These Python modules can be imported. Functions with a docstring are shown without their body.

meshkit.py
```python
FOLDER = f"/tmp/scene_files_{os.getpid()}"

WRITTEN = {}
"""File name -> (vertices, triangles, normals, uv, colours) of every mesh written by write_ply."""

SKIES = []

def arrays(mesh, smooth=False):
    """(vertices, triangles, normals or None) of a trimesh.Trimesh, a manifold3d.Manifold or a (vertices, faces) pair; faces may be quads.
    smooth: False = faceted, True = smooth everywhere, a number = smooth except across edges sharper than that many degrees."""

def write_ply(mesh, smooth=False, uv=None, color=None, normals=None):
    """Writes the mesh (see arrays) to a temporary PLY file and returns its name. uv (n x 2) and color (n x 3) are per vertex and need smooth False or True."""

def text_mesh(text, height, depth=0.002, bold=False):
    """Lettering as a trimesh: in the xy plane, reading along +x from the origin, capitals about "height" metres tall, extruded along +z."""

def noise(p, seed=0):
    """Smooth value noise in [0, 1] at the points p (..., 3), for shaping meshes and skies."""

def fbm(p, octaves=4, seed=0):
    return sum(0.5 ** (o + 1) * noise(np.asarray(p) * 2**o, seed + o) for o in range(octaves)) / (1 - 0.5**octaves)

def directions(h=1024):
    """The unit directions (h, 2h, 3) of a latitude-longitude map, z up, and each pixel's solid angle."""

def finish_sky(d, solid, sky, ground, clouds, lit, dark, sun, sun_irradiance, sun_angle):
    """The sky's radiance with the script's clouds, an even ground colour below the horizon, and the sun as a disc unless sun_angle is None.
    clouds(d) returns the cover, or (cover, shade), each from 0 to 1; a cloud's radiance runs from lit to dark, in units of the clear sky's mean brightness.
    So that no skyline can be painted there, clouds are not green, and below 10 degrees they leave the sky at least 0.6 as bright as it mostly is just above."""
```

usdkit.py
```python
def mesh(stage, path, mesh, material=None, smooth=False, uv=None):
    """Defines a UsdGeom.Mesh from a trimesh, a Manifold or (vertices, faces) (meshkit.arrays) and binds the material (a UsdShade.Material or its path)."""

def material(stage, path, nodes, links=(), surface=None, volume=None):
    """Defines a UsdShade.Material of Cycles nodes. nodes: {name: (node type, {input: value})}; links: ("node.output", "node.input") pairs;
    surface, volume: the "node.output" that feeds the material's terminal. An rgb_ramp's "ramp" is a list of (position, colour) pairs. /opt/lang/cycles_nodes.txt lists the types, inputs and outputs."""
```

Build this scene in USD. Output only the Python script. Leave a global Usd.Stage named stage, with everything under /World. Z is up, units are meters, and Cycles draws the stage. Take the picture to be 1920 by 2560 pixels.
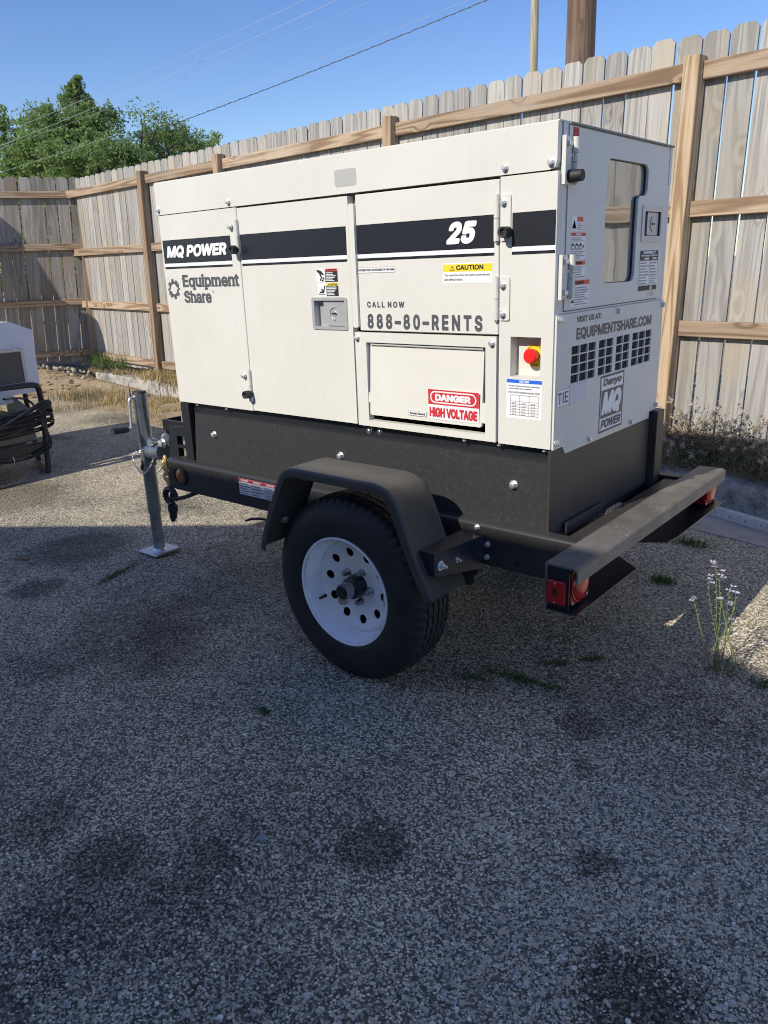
import math, numpy as np, trimesh, usdkit, meshkit
from pxr import Usd, UsdGeom, UsdLux, UsdShade, Gf, Sdf, Vt
from shapely.geometry import Polygon, box as sbox, Point, LineString
from shapely import affinity, union_all
from scipy.spatial.transform import Rotation as Rot

stage = Usd.Stage.CreateInMemory()
UsdGeom.SetStageUpAxis(stage, 'Z'); UsdGeom.SetStageMetersPerUnit(stage, 1.0)
W = UsdGeom.Xform.Define(stage, '/World'); UsdGeom.Scope.Define(stage, '/World/Looks')
rng = np.random.default_rng(7)

# ---------------------------------------------------------------- camera, sky, sun
CAM = np.array([1.14596, -2.2, 1.476536]); YAW, PITCH, ROLL = 2.271033, -0.308537, -0.037323
f_ = np.array([math.cos(PITCH)*math.cos(YAW), math.cos(PITCH)*math.sin(YAW), math.sin(PITCH)])
r0 = np.array([math.sin(YAW), -math.cos(YAW), 0]); u0 = np.cross(r0, f_)
r_ = math.cos(ROLL)*r0 + math.sin(ROLL)*u0; u_ = -math.sin(ROLL)*r0 + math.cos(ROLL)*u0
cam = UsdGeom.Camera.Define(stage, '/World/camera')
M = np.eye(4); M[0, :3] = r_; M[1, :3] = u_; M[2, :3] = -f_; M[3, :3] = CAM
cam.AddTransformOp().Set(Gf.Matrix4d(*M.ravel().tolist()))
cam.CreateHorizontalApertureAttr(27.0); cam.CreateVerticalApertureAttr(36.0)
cam.CreateFocalLengthAttr(27.0*1941.28/1920)
cam.CreateExposureAttr(0.50)

ELEV, ALPHA = math.radians(37.5), math.radians(9.7)          # sun height; travel direction turned from +y towards +x
SKY, SUN = 0.112, 0.93
ts = np.array([-math.cos(ELEV)*math.sin(ALPHA), -math.cos(ELEV)*math.cos(ALPHA), math.sin(ELEV)])
dome = UsdLux.DomeLight.Define(stage, '/World/sky')
dm = usdkit.material(stage, '/World/Looks/sky_look', {
    's': ('sky_texture', {'sky_type': 'single_scattering', 'sun_disc': False, 'sun_elevation': ELEV, 'sun_rotation': math.atan2(ts[0], ts[1]), 'air_density': 1.0, 'aerosol_density': 0.35, 'ozone_density': 2.2, 'altitude': 100.0}),
    'h': ('hsv', {'hue': 0.515, 'saturation': 1.23, 'value': 1.0}), 'b': ('background_shader', {'strength': SKY})}, [('s.color', 'h.color'), ('h.color', 'b.color')], surface='b.background')
UsdShade.MaterialBindingAPI.Apply(dome.GetPrim()).Bind(dm)
dome.GetPrim().SetCustomDataByKey('kind', 'structure'); dome.GetPrim().SetCustomDataByKey('label', 'clear deep blue morning sky without clouds')
sun = UsdLux.DistantLight.Define(stage, '/World/sun')
sun.CreateIntensityAttr(SUN); sun.CreateAngleAttr(0.5); sun.CreateColorAttr(Gf.Vec3f(1.0, 0.93, 0.82)); sun.CreateNormalizeAttr(True)
zx = np.cross([0, 0, 1.0], ts); zx /= np.linalg.norm(zx); zy = np.cross(ts, zx)
M = np.eye(4); M[0, :3] = zx; M[1, :3] = zy; M[2, :3] = ts
sun.AddTransformOp().Set(Gf.Matrix4d(*M.ravel().tolist()))

# ---------------------------------------------------------------- helpers
used = {}
def path(parent, name):
    base = str(parent.GetPath() if hasattr(parent, 'GetPath') else parent) + '/' + name
    k = used.get(base, -1) + 1; used[base] = k
    return base if k == 0 else f'{base}_{k:03d}'
def tag(o, label=None, cat=None, group=None, kind=None):
    p = o.GetPrim() if hasattr(o, 'GetPrim') else o
    for k, v in (('label', label), ('category', cat), ('group', group), ('kind', kind)):
        if v: p.SetCustomDataByKey(k, v)
    return o
def thing(name, label, cat, loc=(0, 0, 0), group=None, rotz=0):
    x = UsdGeom.Xform.Define(stage, path('/World', name))
    if any(loc): x.AddTranslateOp().Set(Gf.Vec3d(*map(float, loc)))
    if rotz: x.AddRotateZOp().Set(float(rotz))
    return tag(x, label, cat, group)
def obj(name, mesh, mat, parent='/World', smooth=30, loc=None, rot=None, label=None):
    if isinstance(mesh, (list, tuple)) and len(mesh) and isinstance(mesh[0], trimesh.Trimesh): mesh = trimesh.util.concatenate(list(mesh))
    m = usdkit.mesh(stage, path(parent, name), mesh, mat, smooth=smooth)
    if loc is not None or rot is not None:
        X = np.eye(4)
        if rot is not None: X[:3, :3] = np.asarray(rot).T
        if loc is not None: X[3, :3] = loc
        UsdGeom.Xformable(m).AddTransformOp().Set(Gf.Matrix4d(*X.ravel().tolist()))
    if label: m.GetPrim().SetCustomDataByKey('label', label)
    return m
def xf(parent, name, label=None):
    x = UsdGeom.Xform.Define(stage, path(parent, name))
    if label: x.GetPrim().SetCustomDataByKey('label', label)
    return x
def bx(x0, x1, y0, y1, z0, z1, b=0.0):
    lo, hi = np.minimum([x0, y0, z0], [x1, y1, z1]), np.maximum([x0, y0, z0], [x1, y1, z1])
    if b <= 0: 
        m = trimesh.creation.box(hi-lo); m.apply_translation((lo+hi)/2); return m
    b = min(b, (hi-lo).min()*0.45); pts = []
    for s in np.ndindex(2, 2, 2):
        c = np.where(np.array(s) == 0, lo, hi); d = np.where(np.array(s) == 0, 1, -1)*b
        for k in range(3):
            q = c+d; q[k] = c[k]; pts.append(q)
    return trimesh.convex.convex_hull(np.array(pts))
def hull(*pts): return trimesh.convex.convex_hull(np.array(pts, float))
def cyl(p, q, r, n=16, r2=None):
    p, q = np.array(p, float), np.array(q, float); d = q-p; L = np.linalg.norm(d)
    m = lathe([(0, 0), (r, 0), (r if r2 is None else r2, L), (0, L)], n)
    T = trimesh.geometry.align_vectors([0, 0, 1], d/L); T[:3, 3] = p; m.apply_transform(T); return m
def lathe(prof, n=32):
    return trimesh.creation.revolve(np.array(prof, float), sections=n)
def tube(pts, r, n=8, close=False):
    pts = np.array(pts, float); k = len(pts)
    if close: t = np.roll(pts, -1, 0)-np.roll(pts, 1, 0)
    else: t = np.gradient(pts, axis=0)
    t /= np.linalg.norm(t, axis=1, keepdims=True)
    a = np.array([0, 0, 1.0]) if abs(t[0, 2]) < 0.9 else np.array([1.0, 0, 0])
    nrm = np.cross(t[0], a); nrm /= np.linalg.norm(nrm); V = []
    rr = np.broadcast_to(np.asarray(r, float), (k,))
    ang = np.arange(n)*2*math.pi/n
    for i in range(k):
        nrm = nrm-t[i]*(nrm@t[i]); nrm /= np.linalg.norm(nrm); b = np.cross(t[i], nrm)
        V.append(pts[i]+rr[i]*(np.cos(ang)[:, None]*nrm+np.sin(ang)[:, None]*b))
    V = np.vstack(V); F = []
    for i in range(k if close else k-1):
        j = (i+1) % k
        for s in range(n):
            s2 = (s+1) % n; F += [[i*n+s, i*n+s2, j*n+s2], [i*n+s, j*n+s2, j*n+s]]
    if not close:
        V = np.vstack([V, pts[:1], pts[-1:]]); c0, c1 = k*n, k*n+1
        for s in range(n):
            s2 = (s+1) % n; F += [[c0, s2, s], [c1, (k-1)*n+s, (k-1)*n+s2]]
    return trimesh.Trimesh(V, F[:], process=False)
def bez(pts, n=24):
    pts = np.array(pts, float); from_ = np.linspace(0, 1, len(pts))
    from scipy.interpolate import CubicSpline
    return CubicSpline(from_, pts, axis=0)(np.linspace(0, 1, n))
def ext(poly, plane, a, b):
    """extrudes a 2-D outline: plane 'y': (u,v) -> (x,z) between y=a..b; 'x': (u,v) -> (y,z); 'z': (u,v) -> (x,y)"""
    out = []
    for g in getattr(poly, 'geoms', [poly]):
        if g.is_empty or g.area < 1e-9: continue
        m = trimesh.creation.extrude_polygon(g, abs(b-a), engine='earcut'); v = m.vertices; lo = min(a, b)
        if plane == 'y': m = trimesh.Trimesh(np.c_[v[:, 0], v[:, 2]+lo, v[:, 1]], m.faces[:, ::-1], process=False)
        elif plane == 'x': m = trimesh.Trimesh(np.c_[v[:, 2]+lo, v[:, 0], v[:, 1]], m.faces, process=False)
        else: m = trimesh.Trimesh(np.c_[v[:, 0], v[:, 1], v[:, 2]+lo], m.faces, process=False)
        out.append(m)
    return trimesh.util.concatenate(out)
def rr(a0, a1, b0, b1, r=0.01, q=3):
    p = sbox(min(a0, a1), min(b0, b1), max(a0, a1), max(b0, b1)); r = min(r, (p.bounds[2]-p.bounds[0])*.49, (p.bounds[3]-p.bounds[1])*.49)
    return p.buffer(-r).buffer(r, quad_segs=q) if r > 0 else p
T0 = 0.0006
_tp = {}
def text_shape(txt, weight):
    """outline of a text, capitals 1 high, thickened by weight"""
    if (txt, weight) not in _tp:
        m = meshkit.text_mesh(txt.replace('I', 'l') if txt.upper() == txt else txt, 1.0, 0.01, bold=weight > 0); v = m.vertices; t = v[m.faces]
        sh = union_all([Polygon(q[:, :2]).buffer(0.002) for q in t if abs(q[:, 2]-0.01).max() < 1e-6])
        if weight > 0.01: sh = sh.buffer(weight, quad_segs=2, join_style=2, mitre_limit=2).simplify(0.006)
        if txt.upper() == txt and 'I' in txt and txt != 'E':
            c_ = text_shape('E', weight).bounds[3]; q_ = sh.bounds; sh = sh.intersection(sbox(q_[0], q_[1], q_[2], c_))
        _tp[(txt, weight)] = sh
    return _tp[(txt, weight)]
def lettering(txt, a0, a1, b0, b1, plane, at, depth=T0, bold=True, shear=0.0, weight=None):
    sh = text_shape(txt, (0.035 if bold else 0.0) if weight is None else weight)
    if shear: sh = affinity.affine_transform(sh, [1, shear*1.2, 0, 1, 0, 0])
    q = sh.bounds; sx = (a1-a0)/(q[2]-q[0]); sy = (b1-b0)/(q[3]-q[1])
    sh = affinity.affine_transform(sh, [sx, 0, 0, sy, a0-q[0]*sx, b0-q[1]*sy])
    return ext(sh, plane, at, at-depth if plane == 'y' else at+depth)
def hexbolt(c, ax, r=0.0090, h=0.009, washer=True):
    ax = np.array(ax, float); c = np.array(c, float); ms = []
    if washer: ms.append(cyl(c, c+ax*0.0025, r*1.35, 16))
    ms.append(cyl(c+ax*0.0025, c+ax*(0.0025+h), r, 6)); ms.append(cyl(c+ax*(0.0025+h), c+ax*(0.004+h), r*0.8, 12, r*.55))
    return trimesh.util.concatenate(ms)

# ---------------------------------------------------------------- materials
def mat(name, nodes, links, surface='p.BSDF'): return usdkit.material(stage, '/World/Looks/'+name, nodes, links, surface=surface)
def plain(name, col, rough=0.5, metal=0.0, spec=0.5, coat=0.0, bump=0.0, bscale=300, var=0.0, vscale=6):
    n = {'p': ('principled_bsdf', {'base_color': col, 'roughness': rough, 'metallic': metal, 'specular_ior_level': spec, 'coat_weight': coat, 'coat_roughness': 0.15}), 'g': ('texture_coordinate', {})}
    l = []
    if bump:
        n['n'] = ('noise_texture', {'scale': bscale, 'detail': 2.0}); n['b'] = ('bump', {'strength': bump, 'distance': 0.0015})
        l += [('g.object', 'n.vector'), ('n.fac', 'b.height'), ('b.normal', 'p.normal')]
    if var:
        n['v'] = ('noise_texture', {'scale': vscale, 'detail': 5.0, 'roughness': 0.6})
        n['r'] = ('rgb_ramp', {'ramp': [(0.3, tuple(np.array(col)*(1-var))), (0.7, tuple(np.minimum(np.array(col)*(1+var), 0.95)))]})
        l += [('g.object', 'v.vector'), ('v.fac', 'r.fac'), ('r.color', 'p.base_color')]
    return mat(name, n, l)
cream = mat('cream_paint', {'g': ('texture_coordinate', {}), 'n': ('noise_texture', {'scale': 420.0, 'detail': 2.0}), 'b': ('bump', {'strength': 0.06, 'distance': 0.0015}), 'l': ('noise_texture', {'scale': 1.6, 'detail': 2.0}), 'b2': ('bump', {'strength': 0.05, 'distance': 0.02}),
    'm': ('mapping', {'scale': (26.0, 26.0, 0.9)}), 'v': ('noise_texture', {'scale': 1.0, 'detail': 4.0, 'roughness': 0.6}), 'vr': ('rgb_ramp', {'ramp': [(0.36, (0.985, 0.983, 0.98)), (0.6, (1, 1, 1))]}),
    'w': ('noise_texture', {'scale': 2.4, 'detail': 6.0, 'roughness': 0.65}), 'wr': ('rgb_ramp', {'ramp': [(0.34, (0.605, 0.592, 0.535)), (0.62, (0.642, 0.632, 0.578))]}), 'x': ('mix_color', {'blend_type': 'multiply', 'fac': 1.0}),
    'k': ('noise_texture', {'scale': 130.0, 'detail': 1.0}), 'kr': ('rgb_ramp', {'ramp': [(0.74, (1, 1, 1)), (0.80, (0.86, 0.84, 0.80))]}), 'y': ('mix_color', {'blend_type': 'multiply', 'fac': 1.0}), 'p': ('principled_bsdf', {'roughness': 0.42})},
    [('g.object', 'n.vector'), ('g.object', 'l.vector'), ('g.object', 'm.vector'), ('m.vector', 'v.vector'), ('g.object', 'w.vector'), ('g.object', 'k.vector'), ('n.fac', 'b.height'), ('l.fac', 'b2.height'), ('b.normal', 'b2.normal'), ('b2.normal', 'p.normal'),
     ('v.fac', 'vr.fac'), ('w.fac', 'wr.fac'), ('vr.color', 'x.a'), ('wr.color', 'x.b'), ('k.fac', 'kr.fac'), ('x.result', 'y.a'), ('kr.color', 'y.b'), ('y.result', 'p.base_color')])
gapm = plain('dark_gap', (0.012, 0.012, 0.013), 0.8)
black = plain('black_gloss_paint', (0.014, 0.016, 0.02), 0.33, bump=0.05, bscale=300)
satin = plain('black_satin_paint', (0.040, 0.036, 0.032), 0.45, bump=0.25, bscale=260, var=0.12, vscale=9)
rubber = plain('black_rubber', (0.017, 0.018, 0.020), 0.6, bump=0.1, bscale=200, var=0.25, vscale=14)
zinc = plain('zinc_plate', (0.74, 0.74, 0.73), 0.42, metal=0.85, bump=0.03, var=0.12, vscale=30)
galv = plain('galvanised_steel', (0.36, 0.385, 0.40), 0.34, metal=0.9, bump=0.06, bscale=60, var=0.22, vscale=18)
stainless = plain('stainless_steel', (0.50, 0.50, 0.50), 0.40, metal=0.45, var=.08, vscale=20)
dstripe = plain('dark_vinyl', (0.014, 0.016, 0.021), 0.36)
wvinyl = plain('white_vinyl', (0.76, 0.76, 0.76), 0.4)
gvinyl = plain('grey_vinyl', (0.075, 0.082, 0.09), 0.5)
brvinyl = plain('warm_grey_vinyl', (0.11, 0.095, 0.09), 0.5)
redv = plain('red_vinyl', (0.52, 0.035, 0.045), 0.45)
ored = plain('orange_red_vinyl', (0.62, 0.09, 0.05), 0.45)
yelv = plain('yellow_vinyl', (0.82, 0.60, 0.03), 0.45)
bluev = plain('blue_vinyl', (0.02, 0.13, 0.62), 0.45)
blackink = plain('black_ink', (0.02, 0.02, 0.02), 0.5)
inkgrey = plain('grey_ink', (0.28, 0.28, 0.29), 0.5)
patchm = plain('pale_patch', (0.58, 0.58, 0.6), 0.5)
greydec = plain('grey_decal', (0.42, 0.42, 0.40), 0.3)
lugm = plain('lug_steel', (0.42, 0.42, 0.43), 0.25, metal=1.0)
whitewheel = plain('white_wheel_paint', (0.90, 0.90, 0.91), 0.25, coat=0.4)
redbtn = plain('red_plastic', (0.75, 0.02, 0.02), 0.3)
redlens = mat('red_lens', {'p': ('principled_bsdf', {'base_color': (0.42, 0.008, 0.008), 'roughness': 0.12, 'coat_weight': 0.6, 'coat_roughness': 0.05}),
    'v': ('voronoi_texture', {'scale': 170.0}), 'g': ('texture_coordinate', {}), 'b': ('bump', {'strength': 0.25, 'distance': 0.002})}, [('g.object', 'v.vector'), ('v.distance', 'b.height'), ('b.normal', 'p.normal')])
ambl = plain('amber_reflector', (0.42, 0.11, 0.015), 0.25, coat=0.5)
gold = plain('yellow_zinc_chain', (0.80, 0.60, 0.24), 0.4, metal=0.6)
# dusty black sheet: specks of dust in the paint
plate_m = mat('dusty_black_sheet', {'g': ('texture_coordinate', {}), 'n': ('noise_texture', {'scale': 55.0, 'detail': 6.0, 'roughness': 0.7}), 'v': ('noise_texture', {'scale': 240.0, 'detail': 2.0}),
    'r': ('rgb_ramp', {'ramp': [(0.35, (0.018, 0.0185, 0.02)), (0.62, (0.028, 0.028, 0.029)), (0.74, (0.05, 0.049, 0.046))]}),
    's': ('rgb_ramp', {'ramp': [(0.66, (0, 0, 0)), (0.74, (0.09, 0.088, 0.082))]}), 'a': ('mix_color', {'blend_type': 'add', 'fac': 1.0}),
    'b': ('bump', {'strength': 0.2, 'distance': 0.001}), 'p': ('principled_bsdf', {'roughness': 0.58})},
    [('g.object', 'n.vector'), ('g.object', 'v.vector'), ('n.fac', 'r.fac'), ('v.fac', 's.fac'), ('r.color', 'a.a'), ('s.color', 'a.b'), ('a.result', 'p.base_color'), ('v.fac', 'b.height'), ('b.normal', 'p.normal')])
bumper_m = mat('dusty_black_bumper', {'g': ('texture_coordinate', {}), 'v': ('voronoi_texture', {'scale': 75.0}), 'n': ('noise_texture', {'scale': 9.0, 'detail': 4.0}),
    's': ('rgb_ramp', {'ramp': [(0.08, (0.20, 0.19, 0.17)), (0.26, (0.0, 0.0, 0.0))]}), 'r': ('rgb_ramp', {'ramp': [(0.35, (0.105, 0.097, 0.085)), (0.7, (0.175, 0.16, 0.14))]}),
    'w': ('noise_texture', {'scale': 5.0, 'detail': 2.0}), 'wr': ('rgb_ramp', {'ramp': [(0.45, (0, 0, 0)), (0.6, (1, 1, 1))]}), 'm': ('mix_color', {'blend_type': 'multiply', 'fac': 1.0}),
    'a': ('mix_color', {'blend_type': 'add', 'fac': 1.0}), 'p': ('principled_bsdf', {'roughness': 0.45})},
    [('g.object', 'v.vector'), ('g.object', 'n.vector'), ('g.object', 'w.vector'), ('v.distance', 's.fac'), ('n.fac', 'r.fac'), ('w.fac', 'wr.fac'), ('s.color', 'm.a'), ('wr.color', 'm.b'), ('r.color', 'a.a'), ('m.result', 'a.b'), ('a.result', 'p.base_color')])
glassm = mat('cabinet_window_glass', {'d': ('principled_bsdf', {'base_color': (0.02, 0.02, 0.022), 'roughness': 0.3}), 'g': ('glossy_bsdf', {'color': (0.88, 0.90, 0.92), 'roughness': 0.02}),
    't': ('texture_coordinate', {}), 'n': ('noise_texture', {'scale': 6.0, 'detail': 1.0}), 'b': ('bump', {'strength': 0.07, 'distance': 0.01}), 'm': ('mix_closure', {'fac': 0.46})},
    [('t.object', 'n.vector'), ('n.fac', 'b.height'), ('b.normal', 'g.normal'), ('d.BSDF', 'm.closure1'), ('g.BSDF', 'm.closure2')], surface='m.closure')

def wood(name, axis, cols, knots=True, dark=0.35, wave=58.0):
    sc = [8.0, 8.0, 8.0]; sc[axis] = 0.30; fs = [170.0]*3; fs[axis] = 3.5; ks = [5.5]*3; ks[axis] = 2.4
    n = {'g': ('texture_coordinate', {}), 'o': ('object_info', {}), 'k': ('vector_math', {'math_type': 'scale', 'vector1': (31.7, 17.3, 53.1)}), 'a': ('vector_math', {'math_type': 'add'}),
         'm1': ('mapping', {'scale': tuple(sc)}), 'm2': ('mapping', {'scale': tuple(fs)}), 'm3': ('mapping', {'scale': tuple(ks)}),
         'w': ('noise_texture', {'scale': 1.0, 'detail': 1.5, 'distortion': 0.3}), 'wm': ('math', {'math_type': 'multiply', 'value2': wave}), 'ws': ('math', {'math_type': 'sine'}),
         'f': ('noise_texture', {'scale': 1.0, 'detail': 4.0, 'roughness': 0.65}), 'v': ('voronoi_texture', {'scale': 1.0}),
         'kr': ('rgb_ramp', {'ramp': [(0.0, (0.9, 0.9, 0.9)), (0.035, (0.75, 0.75, 0.75)), (0.06, (0.35, 0.35, 0.35)), (0.12, (0.08, 0.08, 0.08)), (0.2, (0, 0, 0))]}),
         'kw': ('map_range', {'range_type': 'smoothstep', 'from_min': 0.0, 'from_max': 0.30, 'to_min': 9.0, 'to_max': 0.0, 'clamp': True}), 'wa': ('math', {'math_type': 'add'}),
         'c1': ('mix_color', {'a': cols[0], 'b': cols[1]}), 'wr': ('map_range', {'from_min': -0.35, 'from_max': 1.0, 'to_min': 0.0, 'to_max': 1.0, 'clamp': True}),
         'fr': ('map_range', {'from_min': 0.35, 'from_max': 0.68, 'to_min': 1.14, 'to_max': 0.72, 'clamp': True}), 'c2': ('mix_color', {'blend_type': 'multiply', 'fac': 0.85, 'use_clamp_result': False}),
         'c3': ('mix_color', {'b': cols[2]}), 'or': ('map_range', {'from_min': 0.0, 'from_max': 1.0, 'to_min': 0.80, 'to_max': 1.12}), 'c4': ('mix_color', {'blend_type': 'multiply', 'fac': 1.0}),
         'on': ('noise_texture', {'scale': 1.4, 'detail': 3.0}), 'onr': ('rgb_ramp', {'ramp': [(0.52, (0, 0, 0)), (0.68, (0.75, 0.75, 0.75))]}), 'c5': ('mix_color', {'b': cols[3]}),
         'b': ('bump', {'strength': 0.45, 'distance': 0.002}), 'p': ('principled_bsdf', {'roughness': 0.8, 'specular_ior_level': 0.25})}
    l = [('o.random', 'k.scale'), ('g.object', 'a.vector1'), ('k.vector', 'a.vector2'), ('a.vector', 'm1.vector'), ('a.vector', 'm2.vector'), ('a.vector', 'm3.vector'),
         ('m1.vector', 'w.vector'), ('m3.vector', 'v.vector'), ('w.fac', 'wm.value1'),
         ('m2.vector', 'f.vector'), ('v.distance', 'kr.fac'), ('wm.value', 'wa.value1'), ('v.distance', 'kw.value'), ('kw.result', 'wa.value2'), ('wa.value', 'ws.value1'), ('ws.value', 'wr.value'), ('wr.result', 'c1.fac'), ('f.fac', 'fr.value'), ('c1.result', 'c2.a'), ('fr.result', 'c2.b'),
         ('c2.result', 'c3.a'), ('o.random', 'or.value'), ('c5.result', 'c4.a'), ('or.result', 'c4.b'), ('a.vector', 'on.vector'), ('on.fac', 'onr.fac'), ('onr.color', 'c5.fac'), ('c3.result', 'c5.a'),
         ('c4.result', 'p.base_color'), ('f.fac', 'b.height'), ('b.normal', 'p.normal')]
    if knots: l.append(('kr.color', 'c3.fac'))
    else: n['c3'][1]['fac'] = 0.0
    return mat(name, n, l)
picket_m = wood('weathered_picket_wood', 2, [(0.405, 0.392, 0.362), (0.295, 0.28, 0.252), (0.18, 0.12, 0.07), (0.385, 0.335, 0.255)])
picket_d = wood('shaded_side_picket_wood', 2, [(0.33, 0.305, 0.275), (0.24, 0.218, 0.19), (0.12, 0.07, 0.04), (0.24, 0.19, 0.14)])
rail_m = wood('brown_rail_wood', 0, [(0.40, 0.30, 0.205), (0.215, 0.14, 0.088), (0.12, 0.065, 0.04), (0.40, 0.33, 0.25)], wave=52)
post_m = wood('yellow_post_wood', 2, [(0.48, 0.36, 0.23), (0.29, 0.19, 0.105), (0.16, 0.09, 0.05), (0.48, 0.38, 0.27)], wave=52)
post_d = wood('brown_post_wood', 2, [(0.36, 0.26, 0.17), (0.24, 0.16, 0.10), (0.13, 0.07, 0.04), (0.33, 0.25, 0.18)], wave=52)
pole_m = wood('utility_pole_wood', 2, [(0.20, 0.135, 0.095), (0.13, 0.085, 0.06), (0.07, 0.045, 0.03), (0.21, 0.16, 0.12)], wave=52)
pole_g = wood('grey_pole_wood', 2, [(0.40, 0.37, 0.28), (0.30, 0.27, 0.2), (0.15, 0.12, 0.09), (0.36, 0.36, 0.27)], wave=52)

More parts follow.
